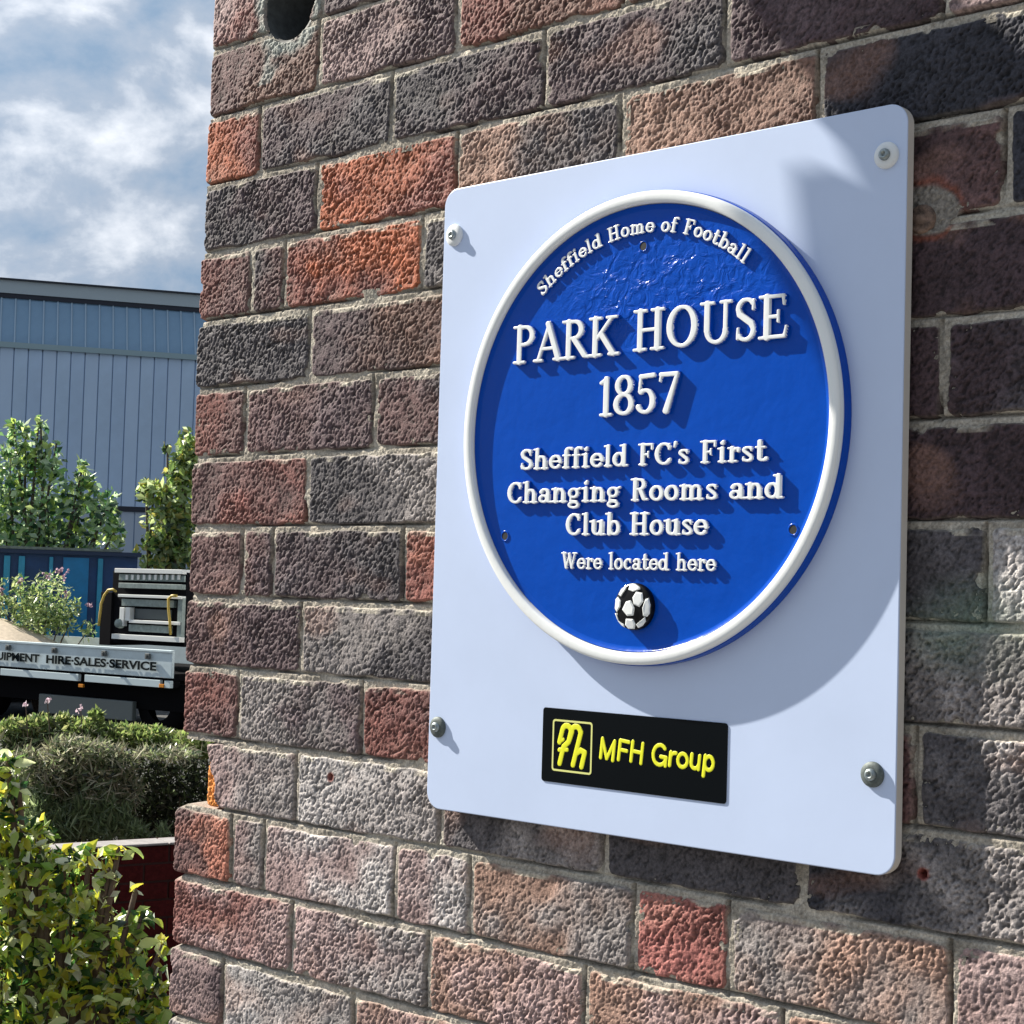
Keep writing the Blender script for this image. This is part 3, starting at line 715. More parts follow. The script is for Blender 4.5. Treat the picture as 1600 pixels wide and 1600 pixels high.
for c, a in zip(txt, adv):
    if SANS[c][1]:
        me = glyph_mesh(SANS[c][1], cap, .00028, .00025, .00016, 'letter', [M_yellow]); me.polygons.foreach_set('material_index', [0]*len(me.polygons))
        o = obj('letter', me, np_)
        shm = Matrix.Identity(4); shm[0][2] = sh
        o.matrix_local = Matrix.Translation(Vector((x, NY+.0001, p0_.z-.0004))-np_.location) @ Matrix.Diagonal((kx, 1, 1, 1)) @ shm
    x += a*kx
# monogram in its frame
f0 = npx(863, 1122); f1 = npx(925, 1130); f2 = npx(925, 1210); f3 = npx(863, 1205)
lx0, lx1 = (f0.x+f3.x)/2, (f1.x+f2.x)/2; lz1, lz0 = (f0.z+f1.z)/2, (f2.z+f3.z)/2
oo = rounded(lx0, lx1, lz0, lz1, .0028, 5); inn = rounded(lx0+.0016, lx1-.0016, lz0+.0016, lz1-.0016, .0016, 5)
mb = MB(); n = len(oo); yf = NY-.0001
mb.add([(x, yf, z) for x, z in oo]+[(x, yf, z) for x, z in inn]+[(x, yf+.0003, z) for x, z in oo]+[(x, yf+.0003, z) for x, z in inn],
       [(i, (i+1) % n, n+(i+1) % n, n+i) for i in range(n)] + [(2*n+i, 2*n+(i+1) % n, (i+1) % n, i) for i in range(n)] + [(n+i, n+(i+1) % n, 3*n+(i+1) % n, 3*n+i) for i in range(n)])
o = local(mb.build('logo_frame', mat('pale_yellow_print', (.70, .72, .25), rough=.4), np_), np_); fix_normals(o)
r_ = .075
mono = [
 [(.10,.56,r_),(.17,.82,r_)], E(.30,.80,.13,.14,165,20,r_,r_,8), [(.43,.86,r_),(.36,.58,r_)], [(.38,.62,r_),(.45,.82,r_)], E(.56,.80,.13,.14,165,0,r_,r_,8), [(.70,.82,r_),(.50,.08,r_)],
 [(.10,.56,.05),(.2,.62,.05)],
 [(.36,.58,r_),(.22,.46,r_)], [(.22,.46,r_),(.12,.08,r_)], [(.10,.38,.055),(.32,.40,.055)],
 [(.58,.34,r_),(.70,.42,r_)], [(.70,.42,r_),(.82,.38,r_)], [(.82,.38,r_),(.74,.06,r_)],
]
fw = (lx1-lx0)*.80/.90/((lz1-lz0)*.86)
me = glyph_mesh([[((p[0]-.02)*fw, p[1], p[2]*.80) for p in s] for s in mono], (lz1-lz0)*.86, .0003, .00025, .00018, 'monogram', [M_yellow])
me.polygons.foreach_set('material_index', [0]*len(me.polygons))
o = obj('monogram', me, np_); o.location = Vector((lx0+(lx1-lx0)*.11, NY+.0001, lz0+(lz1-lz0)*.085))-np_.location

# ------------------------------------------------------------------ wall lantern on an arm, added above the frame, shaped to throw the top-right shade
M_iron = mat('black_iron', (.02, .02, .022), rough=.45, metal=.3)
M_blocker = mat('blocker_pale', (.55, .52, .42), rough=.3)
lx = .06
blocker_root = empty('shade_blocker', (lx, 0, 2.60), label='added unseen lantern on a thin bracket high on the brick wall', cat='blocker')
mb = MB(); mb.box(lx-.03, lx+.03, -.012, .002, 2.64, 2.76); local(mb.build('blocker_plate', M_iron, blocker_root, bevel=.003), blocker_root)
mb = MB(); mb.box(lx-.008, lx+.008, -.225, -.0121, 2.690, 2.708); local(mb.build('blocker_arm', M_iron, blocker_root, bevel=.002), blocker_root)
def side_prism(poly, hw):
    n = len(poly); v = [(lx-hw, -q, z) for q, z in poly]+[(lx+hw, -q, z) for q, z in poly]
    return v, [tuple(range(n)), tuple(range(n, 2*n))[::-1]]+[(i, n+i, n+(i+1) % n, (i+1) % n) for i in range(n)]
mb = MB(); mb.add(*side_prism([(.164, 2.622), (.187, 2.580), (.207, 2.563), (.213, 2.534), (.275, 2.50), (.285, 2.62), (.26, 2.69), (.2235, 2.7), (.205, 2.714), (.19, 2.68)], .014)); local(mb.build('blocker_top', M_iron, blocker_root), blocker_root)
mb = MB(); mb.add(*side_prism([(.196, 2.513), (.2125, 2.5335), (.268, 2.5), (.262, 2.42), (.242, 2.372), (.222, 2.358), (.209, 2.407), (.200, 2.432)], .013)); local(mb.build('blocker_body', M_blocker, blocker_root), blocker_root)
for nm in ('blocker_top', 'blocker_body'): fix_normals(next(c for c in blocker_root.children if c.name.startswith(nm)))

# ------------------------------------------------------------------ ground
GZ = -.2
mb = MB(); mb.add([(-900, -900, GZ), (900, -900, GZ), (900, 900, GZ), (-900, 900, GZ)], [(0, 1, 2, 3)])
mb.build('ground', mat('yard_tarmac', (.06, .06, .058), rough=.9, noise=(3, .3), bump=[(60, .4, .01)]), kind='structure')

mb = MB(); mb.box(-.35, 14, -3.2, -.0, GZ-.1, GZ+.09); mb.box(-.35, 0, .001, 9, GZ-.1, GZ+.09)
mb.build('bounce_pavement', mat('pale_concrete', (.24, .23, .215), rough=.9, noise=(5, .2), bump=[(80, .3, .004)]), kind='structure')  # unseen paving added and kept pale to bounce sunlight onto the wall
# ------------------------------------------------------------------ foliage
def leaf_cloud(name, blobs, n, size, cols, m_, parent=None, aspect=.55, surf=.6, seed=0, droop=.3, fold=.25, extra=None, jitter=.0):
    rg = np.random.default_rng(seed)
    w = np.array([b[3]*b[4]*b[5] for b in blobs])**(2/3.); w = w/w.sum()
    bi = rg.choice(len(blobs), n, p=w)
    d = rg.standard_normal((n, 3)); d /= np.linalg.norm(d, axis=1)[:, None]
    rad = np.where(rg.random(n) < surf, rg.uniform(.70, 1.22, n), rg.random(n)**.5)
    B = np.array([b[:6] for b in blobs])[bi]
    C = B[:, :3] + d*rad[:, None]*B[:, 3:6]
    if extra is not None: C = np.concatenate([C, extra]); n = len(C); d = np.concatenate([d, rg.standard_normal((len(extra), 3))]); 
    # leaf axes
    a = rg.standard_normal((n, 3))+d[:n]*.6; a[:, 2] -= droop; a /= np.linalg.norm(a, axis=1)[:, None]
    b = np.cross(a, rg.standard_normal((n, 3))); b /= np.linalg.norm(b, axis=1)[:, None]; c = np.cross(a, b)
    L = size*rg.uniform(.55, 1.25, n)[:, None]; Wd = L*aspect*.5
    base = C-a*L*.5; tip = C+a*L*.5; mid = C - c*Wd*fold
    l = C+b*Wd+c*Wd*fold; r = C-b*Wd+c*Wd*fold
    V = np.stack([base, l, tip, r], 1).reshape(-1, 3)
    i0 = np.arange(n)*4
    Q = np.concatenate([np.stack([i0, i0+1, i0+2], 1), np.stack([i0, i0+2, i0+3], 1)])
    cc = np.array(cols)[rg.integers(0, len(cols), n)]*rg.uniform(.7, 1.3, n)[:, None]
    CC = np.repeat(cc, 4, axis=0)
    return obj(name, mesh_np(name, V, Q, m_, False, CC), parent)
M_leaf = mat('leaf', attr=True, rough=.30, translucent=.55, spec=.9)
M_dry = mat('dry_stem', attr=True, rough=.8, translucent=.15)
M_bark = mat('bark', (.12, .09, .065), rough=.9, noise=(30, .4))
def tree(name, label, depth, blobs_px, base_px, n, size, cols, seed, cat='tree', scale_y=1.0):
    """blobs_px: (px, py, rx_px, rz_px) measured in the photo at this depth"""
    k = depth/FPX; bl = []
    basep = pt(base_px[0], base_px[1], depth); basep.z = GZ
    root = empty(name, basep, label=label, cat=cat)
    for (px, py, rx, rz) in blobs_px:
        c = pt(px, py, depth)-basep; bl.append((c.x, c.y, c.z, rx*k, max(rx*k, rz*k*.6)*scale_y, rz*k))
    leaf_cloud('crown', bl, n, size, cols, M_leaf, root, seed=seed)
    mb = MB()
    rg = random.Random(seed)
    for q, b in enumerate(bl):
        top = Vector(b[:3]); p1 = Vector((rg.uniform(-.1, .1), rg.uniform(-.1, .1), 0)) if q else Vector((0, 0, 0))
        midp = p1.lerp(top, .5)+Vector((rg.uniform(-.15, .15), rg.uniform(-.15, .15), .1))
        mb.tube([p1, midp, top, top+Vector((0, 0, b[5]*.6))], [.05, .035, .018, .006], 6)
    mb.build('trunk', M_bark, root, smooth=True)
    return root
G1 = [(.16, .32, .12), (.22, .38, .13), (.42, .56, .12), (.05, .13, .06), (.50, .62, .22), (.26, .38, .24), (.03, .08, .03), (.62, .74, .46), (.50, .66, .40)]  # palest greens put sunlit highlights into the leaf colour
tree('tree', 'leafy green tree in front of the metal shed, directly behind the blue container', 29,
     [(-30, 800, 60, 90), (15, 760, 45, 80), (40, 700, 30, 40), (22, 672, 14, 20), (64, 670, 7, 18), (70, 725, 28, 28), (88, 694, 8, 10), (75, 790, 45, 60), (125, 800, 40, 45), (130, 755, 20, 30), (128, 735, 7, 18), (168, 795, 22, 30), (150, 840, 40, 30), (70, 850, 60, 30), (10, 850, 60, 30), (180, 830, 14, 26), (60, 660, 4, 8)],
     (60, 900), 3300, .18, G1, 3)
tree('tree', 'slim leafy bush against the metal shed beside the corner of the brick wall', 28,
     [(290, 770, 26, 60), (300, 720, 18, 40), (262, 700, 6, 8), (280, 740, 20, 26), (240, 770, 24, 20), (228, 762, 10, 12), (262, 820, 34, 40), (250, 862, 32, 30), (290, 860, 34, 40), (290, 700, 12, 26)],
     (262, 900), 2100, .17, [(.20, .32, .09), (.34, .46, .11), (.48, .44, .11), (.05, .10, .035), (.44, .54, .24), (.62, .72, .40)], 8)  # palest green here is a painted highlight

# ------------------------------------------------------------------ warehouse
wdir = Vector((.5, .866, 0)); wn_ = Vector((.866, -.5, 0)); P0 = pt(150, 700, 60)
shed = empty('warehouse', (P0.x, P0.y, GZ), rotz=math.atan2(wdir.y, wdir.x), label='long grey blue metal clad industrial shed behind the trees', cat='building')
S_ = shed.rotation_euler.z
def shed_local(px, py, off=0.0):
    p = onplane(px, py, P0+wn_*off, wn_) - shed.location
    return p.dot(wdir), p.z
xg0, zg0 = shed_local(0, 536); xg1, zg1 = shed_local(300, 558); zg = (zg0+zg1)/2
xe, ze = shed_local(150, 476, -.9); zt = shed_local(150, 449, -1.0)[1]; zb1 = shed_local(200, 794)[1]
M_clad = mat('pale_blue_cladding', (.50, .65, .84), rough=.55, noise=(.6, .05))
M_clad2 = mat('blue_grey_roof_sheet', (.19, .32, .46), rough=.45, noise=(.8, .10))
M_seam = mat('pale_seam', (.34, .47, .58), rough=.5)
M_gut = mat('grey_green_gutter', (.30, .42, .46), rough=.5)
M_fas = mat('dark_fascia', (.015, .02, .035), rough=.6)
M_fas2 = mat('grey_fascia', (.42, .50, .54), rough=.6)
pitch = (shed_local(240, 650)[0]-shed_local(20, 650)[0])/10.0
def boxmesh(name, x0, x1, y0, y1, z0, z1, m_, ch=0):
    mb = MB(); mb.box(x0, x1, y0, y1, z0, z1); me = bpy.data.meshes.new(name); me.from_pydata(mb.v, [], mb.f); me.materials.append(m_); me.update(); return me
pm = boxmesh('cladding_panel', .02, pitch-.02, -.05, 0, zb1+.06, zg-.13, M_clad)
PMS = [pm]+[boxmesh('cladding_panel', .02, pitch-.02, -.05, 0, zb1+.06, zg-.13, mat('pale_blue_cladding', c, rough=.5, noise=(.9, .07))) for c in ((.485, .64, .83), (.465, .62, .82))]
# local frame: x along the wall, -y towards the camera
mb = MB(); mb.box(xg0-14, xg1+16, 0.0, 14, 0, zg-.2); mb.box(xg0-14, xg1+16, .9, 14, zg-.2, ze-.05); mb.build('shed_body', mat('shadow_gap', (.32, .44, .60), rough=.7), shed)
sl = Matrix.Identity(4)
for k in range(-27, 44):
    x = xg0 + k*pitch
    o = obj('cladding_panel', PMS[(k*7) % 3], shed); o.location = (x, 0, 0)
    # sloping eaves sheet and its seam
    if k == -27:
        mbs = MB(); mbs.add([(.015, 0, zg), (pitch-.015, 0, zg), (pitch-.015, .9, ze), (.015, .9, ze), (.015, .05, zg-.05), (pitch-.015, .05, zg-.05), (pitch-.015, .95, ze-.05), (.015, .95, ze-.05)],
                            [(0, 1, 2, 3), (4, 7, 6, 5), (0, 4, 5, 1), (1, 5, 6, 2), (2, 6, 7, 3), (3, 7, 4, 0)])
        s0 = mbs.build('eaves_sheet', M_clad2, shed); s0.location = (x, 0, 0)
        mbr = MB(); mbr.tube([(0, -.02, zg), (0, .88, ze)], .032, 5); r0 = mbr.build('seam', M_seam, shed); r0.location = (x, 0, 0)
    else:
        for src in (s0, r0):
            c = src.copy(); COL.objects.link(c); c.location = (x, 0, 0)
mb = MB(); mb.box(xg0-14, xg1+16, -.16, -.055, zg-.13, zg+.06); mb.build('gutter', M_gut, shed)
mb = MB(); mb.box(xg0-14, xg1+16, .84, 1.0, ze, ze+.16, 0); mb.build('lower_fascia', M_fas, shed)
mb = MB(); mb.box(xg0-14, xg1+16, .80, 1.0, ze+.162, zt-.02, 0); mb.build('fascia_board', M_fas2, shed)
mb = MB(); mb.box(xg0-14, xg1+16, .70, 14, zt-.018, zt+.04, 0); mb.build('roof_edge', M_fas, shed)
mb = MB(); mb.box(xg0-14, xg1+16, -.10, -.01, zb1-.12, zb1+.05, 0); mb.build('base_rail', M_fas, shed)
pm2 = boxmesh('lower_panel', .02, pitch-.02, -.045, 0, 0, zb1-.13, mat('pale_lower_cladding', (.42, .50, .60), rough=.55))
for k in range(-27, 44): obj('lower_panel', pm2, shed).location = (xg0+k*pitch, 0, 0)

# ------------------------------------------------------------------ blue container
cdir = Vector((.5, .866, 0)); cn = Vector((.866, -.5, 0)); CP = pt(100, 900, 25)
cont = empty('shipping_container', (CP.x, CP.y, GZ), rotz=math.atan2(cdir.y, cdir.x), label='deep blue ribbed steel container behind the flatbed truck', cat='container')
def cl(px, py):
    p = onplane(px, py, CP, cn)-cont.location; return p.dot(cdir), p.z
cx1 = cl(214, 900)[0]; ctop = cl(100, 858)[1]; cx0 = cx1-6
M_cb = mat('container_blue', (.006, .05, .16), rough=.45, noise=(3, .3))
M_cb2 = mat('bright_blue_rib', (.03, .30, .48), rough=.4, noise=(6, .2))
M_cb3 = mat('bright_blue_door', (.008, .20, .45), rough=.4, noise=(6, .15))
mb = MB(); mb.box(cx0, cx1, 0, 2.2, .1, ctop-.08); mb.build('container_body', M_cb, cont)
mb = MB(); mb.box(cx0, cx1+.05, -.09, 2.25, ctop-.08, ctop-.02); mb.build('top_rail', mat('container_rail', (.01, .03, .08), rough=.5), cont)
mb = MB(); mb.box(cx0, cl(190, 860)[0], -.10, .12, ctop-.018, ctop+.02); mb.build('pale_lip', mat('weathered_lip', (.16, .20, .18), rough=.7, noise=(8, .4)), cont)
for a, b in ((5, 15), (28, 38), (76, 82), (152, 160)):
    x0 = cl(a, 900)[0]; x1 = cl(b, 900)[0]
    mb = MB(); mb.box(x0, x1, -.06, -.002, .15, ctop-.12); mb.build('rib', M_cb2, cont, bevel=.01)
mb = MB(); mb.box(cl(98, 900)[0], cl(138, 900)[0], -.03, -.002, .15, ctop-.12); mb.build('flat_panel', M_cb3, cont)
for k in range(12):
    x0 = cl(-14-k*28, 900)[0]; mb = MB(); mb.box(x0, x0+.08, -.06, -.002, .15, ctop-.12); mb.build('rib', M_cb2, cont, bevel=.01)

# ------------------------------------------------------------------ flatbed truck
tang = math.radians(8.0); tdir = Vector((math.cos(tang), math.sin(tang), 0)); tn = Vector((math.sin(tang), -math.cos(tang), 0))
TP = pt(150, 1030, 20.5)
truck = empty('flatbed_truck', (TP.x, TP.y, GZ), rotz=tang, label='silver sided flatbed truck with HIRE SALES SERVICE lettering parked behind the hedge', cat='truck')
def tl(px, py, off=0.0):
    p = onplane(px, py, TP+tn*off, tn)-truck.location; return p.dot(tdir), p.z
xr_, _ = tl(273, 1030); zt1 = (tl(0, 1000)[1]+tl(270, 1016)[1])/2; zb_ = (tl(0, 1043)[1]+tl(270, 1057)[1])/2
M_sil = mat('silver_drop_side', (.50, .60, .64), rough=.45, noise=(4, .12))
M_silr = mat('pale_rail', (.50, .60, .64), rough=.4)
M_chas = mat('black_chassis', (.004, .004, .005), rough=.9, spec=.05)
xl_ = xr_-4.6
M_mkk = mat('worn_grey_latch', (.10, .11, .11), rough=.6)
mb = MB(); mb.box(xl_, xr_, -.04, 0, zb_, zt1); mb.box(xl_, xr_, -.055, -.041, zt1-.03, zt1+.0); mb.build('side_panel', M_sil, truck, bevel=.006)
mb = MB(); mb.box(xl_, xr_, .001, 2.0, zb_-.03, zb_+.05); mb.build('deck', M_chas, truck)
mb = MB(); mb.box(xl_, xr_, 1.96, 2.0, zb_+.052, zt1); mb.build('side_panel', M_sil, truck)
mb = MB(); mb.box(xl_, xl_+.04, .002, 1.958, zb_+.052, zt1); mb.build('tail_board', M_sil, truck)
zr0 = tl(150, 1066)[1]; zr1 = tl(150, 1055)[1]
for a, b in ((-120, -2), (5, 127), (137, 255), (262, 271)):
    x0, x1 = tl(a, 1060)[0], tl(b, 1060)[0]; mb = MB(); mb.box(x0, x1, -.05, 0, zr0, zr1); mb.build('lower_rail', M_silr, truck, bevel=.004)
mb = MB(); mb.box(xl_, xr_, .002, .10, zr0-.0, zb_-.035); mb.box(xl_, xr_, .45, .55, .45, zb_-.035); mb.box(xl_, xr_, 1.4, 1.5, .45, zb_-.035)
mb.box(xl_, xr_+.1, .10, 1.95, .30, .62); mb.build('chassis', M_chas, truck)
x0, x1 = tl(58, 1100)[0], tl(205, 1100)[0]; z0_, z1_ = tl(130, 1120)[1], tl(130, 1090)[1]
mb = MB(); mb.box(x0, x1, .02, .09, z0_, z1_); mb.build('mudguard', mat('grey_guard', (.10, .12, .12), rough=.6), truck, bevel=.01)
for wx in (xl_+1.0, xr_-.35, xr_+1.5):
    mb = MB(); c = (wx, .12, .38)
    mb.lathe([(.2, 0), (.36, .0), (.38, -.03), (.38, -.22), (.34, -.25)], c, 'y', 24); mb.build('wheel', M_chas, truck, smooth=True)
for pxl in (20, 92, 170, 238):
    lx_, lz_ = tl(pxl, 1002 + pxl*.06)
    mb = MB(); mb.box(lx_-.035, lx_+.035, -.085, -.056, lz_-.10, lz_-.035); mb.box(lx_-.012, lx_+.012, -.105, -.0851, lz_-.09, lz_-.05); mb.build('latch', M_mkk, truck, bevel=.003)
for pxl in (132, 258):
    lx_, lz_ = tl(pxl, 1066)
    mb = MB(); mb.box(lx_-.04, lx_+.04, -.06, -.03, lz_-.06, lz_-.02); mb.build('marker_light', mat('amber_lens', (.6, .22, .02), rough=.2), truck, bevel=.004)
# cab, beyond the brick corner
mb = MB(); mb.box(xr_+.75, xr_+2.4, .05, 1.95, .45, 1.35); mb.box(xr_+.85, xr_+2.1, .10, 1.90, 1.351, 2.0); mb.build('cab', mat('white_cab', (.7, .7, .7), rough=.3), truck, bevel=.03)
mb = MB(); mb.box(xr_+1.05, xr_+1.9, .085, .099, 1.40, 1.9); mb.build('window', M_dark, truck)
# lettering on the side
M_txt = mat('dark_green_print', (.004, .010, .012), rough=.8, spec=.1)
for words, pa, pb in (('HIRE·SALES·SERVICE', 78, 250), ('PLANT & EQUIPMENT', -85, 67)):
    x0 = tl(pa, 1030)[0]; x1 = tl(pb, 1037)[0]; zb2 = tl((pa+pb)/2, 1042 if pa > 0 else 1037)[1] - (tl(0, 1037)[1]-tl(0, 1037)[1])
    zb2 = tl(164, 1041.5)[1]
    me, w, xx0 = text_obj('lettering', words, .135, None, None, M_txt, None, extrude=.001, offset=.005)
    o = obj('lettering', me, truck); o.matrix_local = Matrix.Translation((x0, -.058, zb2)) @ Matrix.Rotation(math.pi/2, 4, 'X') @ Matrix.Diagonal(((x1-x0)/w, 1, 1, 1)) @ Matrix.Translation((-xx0, 0, 0))
# sand heap on the deck
hx = tl(0, 990)[0]; hz = zt1
mb = MB(); vs = []; fs = []; nn = 14
for j in range(nn):
    for i in range(nn):
        u, v = i/(nn-1)*2-1, j/(nn-1)*2-1; h = max(0, 1-abs(u)**1.6)*max(0, 1-abs(v)**2)
        vs.append((hx-1.50+u*1.45, 1.0+v*.8, zb_+.055+h*(zt1-zb_+.20)+random.uniform(-.012, .012)))
for j in range(nn-1):
    for i in range(nn-1): fs.append((j*nn+i, j*nn+i+1, (j+1)*nn+i+1, (j+1)*nn+i))
mb.add(vs, fs); o = mb.build('sand_heap', mat('pale_sand', (.50, .42, .32), rough=.95, noise=(20, .2)), None, smooth=True, label='pale beige heap lying on the bed of the flatbed truck', category='sand heap')
o.location = truck.location; o.rotation_euler = truck.rotation_euler

# equipment on the deck: frame with bars, slats and two yellow hoses
mach = empty('compressor', truck.location, rotz=tang, label='grey and black slatted machine with two yellow hoses standing on the truck bed', cat='machine')
OFF = -.35
def ml(px, py): 
    x, z = tl(px, py, OFF); return x, z
M_mw = mat('machine_white', (.72, .74, .72), rough=.45)
M_mg = mat('machine_grey', (.20, .25, .24), rough=.5, noise=(20, .3))
M_mk = mat('machine_black', (.004, .004, .006), rough=.8, spec=.08)
M_hose = mat('yellow_hose', (.50, .36, .07), rough=.5)
yy = .35
def mrect(name, x0p, x1p, yt0, yb0, m_, y0, y1):
    x0, _ = ml(x0p, yt0); x1, _ = ml(x1p, yt0); s = .06*0
    zt_ = ml((x0p+x1p)/2, yt0)[1]; zb3 = ml((x0p+x1p)/2, yb0)[1]
    mb = MB(); mb.box(x0, x1, y0, y1, zb3, zt_); return mb.build(name, m_, mach, bevel=.004)
mrect('machine_body', 172, 287, 893, 1008, M_mk, yy+.05, yy+1.1)
mrect('side_cover', 156, 173, 925, 1008, M_mk, yy+.02, yy+1.0)
mrect('top_bar', 181, 287, 889, 896, M_mw, yy-.02, yy+.9)
mrect('grille_back', 184, 286, 898, 908, M_mg, yy+.02, yy+.049)
for k in range(10): mrect('slat', 196+k*9, 199.5+k*9, 898, 906, M_mw, yy+.0, yy+.019)
mrect('rail', 187, 286, 912, 920, M_mg, yy-.02, yy+.049)
mrect('rail', 187, 286, 930, 934.5, M_mw, yy-.03, yy+.049)
mrect('panel', 190, 272, 937, 948, M_mg, yy+.0, yy+.049)
mrect('post', 188, 195, 949, 978, M_mw, yy-.01, yy+.049)
mrect('post', 199, 206, 949, 970, M_mw, yy-.03, yy+.049)
mrect('post', 279, 286, 934.5, 1000, M_mg, yy-.01, yy+.049)
mrect('screen', 208, 265, 952, 968, mat('dark_screen', (.05, .065, .07), rough=.3), yy+.03, yy+.049)
mrect('rail', 204, 283, 970, 975, M_mw, yy-.03, yy+.049)
mrect('panel', 200, 266, 977, 988, M_mg, yy+.01, yy+.049)
mrect('bottom_rail', 178, 284, 993, 1001, M_mw, yy-.04, yy+.049)
cxx, czz = ml(187, 974)
mb = MB(); mb.lathe([(.001, .04), (.05, .04), (.06, .0), (.06, -.04)], (cxx, yy, czz), 'y', 16); mb.build('knob', M_mg, mach, smooth=True)
def hose(pts):
    P = [ml(a, b) for a, b in pts]
    mb = MB(); mb.tube([(x, yy-.06, z) for x, z in P], .016, 8); mb.build('hose', M_hose, mach, smooth=True)
hose([(187, 924), (182, 921), (175, 922), (169, 930), (164, 943), (162, 960), (160, 978)])
hose([(282, 931), (274, 931), (269, 936), (269, 950), (271, 970), (272, 992)])

# ------------------------------------------------------------------ pink flowering shrub in front of the container
k = 23.2/FPX
def shrub(px0, seed, label, blobs, stems):
    bp = pt(px0, 1000, 23.2); bp.z = GZ
    root = empty('flowering_shrub', bp, label=label, cat='shrub')
    bl = []
    for (px, py, rx, rz) in blobs:
        c = pt(px, py, 23.2)-bp; bl.append((c.x, c.y, c.z, rx*k, rx*k, rz*k))
    leaf_cloud('foliage', bl, 1900, .095, [(.24, .36, .12), (.38, .48, .16), (.09, .17, .06), (.46, .52, .22), (.60, .70, .40)], M_leaf, root, seed=seed, aspect=.35)
    for (px, py, dx, dy) in stems:
        a = pt(px, py, 23.1)-bp; b = pt(px+dx, py+dy, 23.1)-bp
        n = 26; rg = np.random.default_rng(int(px)); tt = rg.random(n)
        C = np.array(a)[None]*(1-tt[:, None])+np.array(b)[None]*tt[:, None]+rg.standard_normal((n, 3))*.018
        leaf_cloud('flower_spike', [(9999, 0, 0, .001, .001, .001)], 0, .035, [(.42, .28, .34), (.50, .38, .44), (.34, .20, .26)], M_leaf, root, seed=seed+1, extra=C, aspect=.9)
    mb = MB()
    for b in bl: mb.tube([(0, 0, 0), (b[0]*.5, b[1]*.5, b[2]*.55), (b[0], b[1], b[2])], [.02, .014, .006], 5)
    mb.build('stems', M_bark, root)
shrub(60, 41, 'shrub with pale pink flower spikes between the blue container and the truck', [(40, 945, 28, 30), (75, 935, 34, 36), (60, 970, 44, 22), (95, 965, 24, 24), (118, 950, 10, 14), (2, 935, 14, 30), (138, 985, 12, 16), (30, 915, 12, 16)],
      [(78, 905, -10, -8), (98, 905, 8, -14), (100, 935, 4, -10), (30, 912, 4, -8), (3, 930, 0, -12), (136, 945, 6, 0), (88, 893, 10, -4)])

# ------------------------------------------------------------------ low garden wall
gdir = Vector((.26, .966, 0)).normalized(); gn = Vector((.966, -.26, 0)).normalized(); GP = pt(200, 1330, 7.0)
gw = empty('garden_wall', (GP.x, GP.y, GZ), rotz=math.atan2(gdir.y, gdir.x), label='low dark red brick garden wall with a pale coping, behind the bush at lower left', cat='wall')
def gl(px, py):
    p = onplane(px, py, GP, gn)-gw.location; return p.dot(gdir), p.z
gz1 = gl(200, 1321)[1]; gx0, gx1 = gl(200, 1330)[0]-2.4, gl(200, 1330)[0]+2.6
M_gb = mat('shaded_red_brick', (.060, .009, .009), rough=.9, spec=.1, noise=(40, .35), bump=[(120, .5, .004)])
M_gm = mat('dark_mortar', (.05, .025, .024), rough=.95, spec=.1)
bm_ = boxmesh('brick', .005, .210, 0, .10, 0, .065, M_gb)
bmh = boxmesh('brick', .005, .0975, 0, .10, 0, .065, M_gb)
nrow = int(gz1/.075)
for r in range(nrow):
    z = gz1-.006-(r+1)*.075+.005; x = gx0-(.1075 if r % 2 else 0)
    while x < gx1:
        o = obj('brick', bm_, gw); o.location = (x, random.uniform(-.003, .003), z); x += .215
mb = MB(); mb.box(gx0-.1, gx1+.1, .006, .21, -.05, gz1-.008); mb.build('mortar', M_gm, gw)
xx = gx0-.1; 
while xx < gx1:
    mb = MB(); mb.box(xx, xx+.44, -.012, .13, gz1-.006, gz1+.004); mb.build('coping_stone', mat('pale_coping', (.26, .245, .24), rough=.85, noise=(30, .25)) if xx < gx0 else bpy.data.materials['pale_coping'], gw, bevel=.004); xx += .446

# ------------------------------------------------------------------ shaggy hedge behind the garden wall
HD = 8.6; kh = HD/FPX
hb = pt(150, 1250, HD); hb.z = GZ
hedge = empty('hedge', hb, label='shaggy half dry green and grey hedge growing behind the low garden wall', cat='hedge')
def hb_(lst, dz=0.0):
    o_ = []
    for (px, py, rx, rz) in lst:
        c = pt(px, py, HD+dz)-hb; o_.append((c.x, c.y, c.z, rx*kh, rx*kh*.8, rz*kh))
    return o_
bl = hb_([(-60, 1260, 90, 110), (20, 1220, 60, 70), (60, 1290, 90, 60), (100, 1215, 60, 75), (150, 1225, 55, 70), (40, 1160, 40, 32), (90, 1160, 50, 34), (150, 1160, 40, 28), (-170, 1250, 90, 110), (-300, 1255, 90, 105)])
br = hb_([(220, 1235, 60, 80), (270, 1240, 60, 80), (320, 1240, 60, 80), (180, 1290, 70, 50), (250, 1300, 70, 50), (400, 1245, 70, 85), (490, 1250, 70, 85)], .25)
tp = hb_([(20, 1140, 24, 16), (60, 1135, 26, 18), (100, 1128, 14, 14), (130, 1140, 36, 16), (150, 1122, 12, 14), (190, 1148, 40, 16), (235, 1152, 40, 16), (285, 1160, 40, 16), (325, 1168, 30, 14), (215, 1140, 12, 8)])
lo_g = hb_([(100, 1285, 30, 28), (130, 1268, 20, 26), (160, 1290, 26, 24), (195, 1285, 12, 26), (215, 1300, 18, 14), (60, 1270, 26, 34), (255, 1302, 10, 12), (170, 1262, 10, 20)], -.35)
st = hb_([(110, 1190, 46, 34), (150, 1215, 44, 44), (80, 1215, 40, 40), (185, 1195, 30, 26), (40, 1200, 30, 30), (130, 1170, 50, 16), (260, 1176, 50, 9), (205, 1240, 18, 24)], -.25)
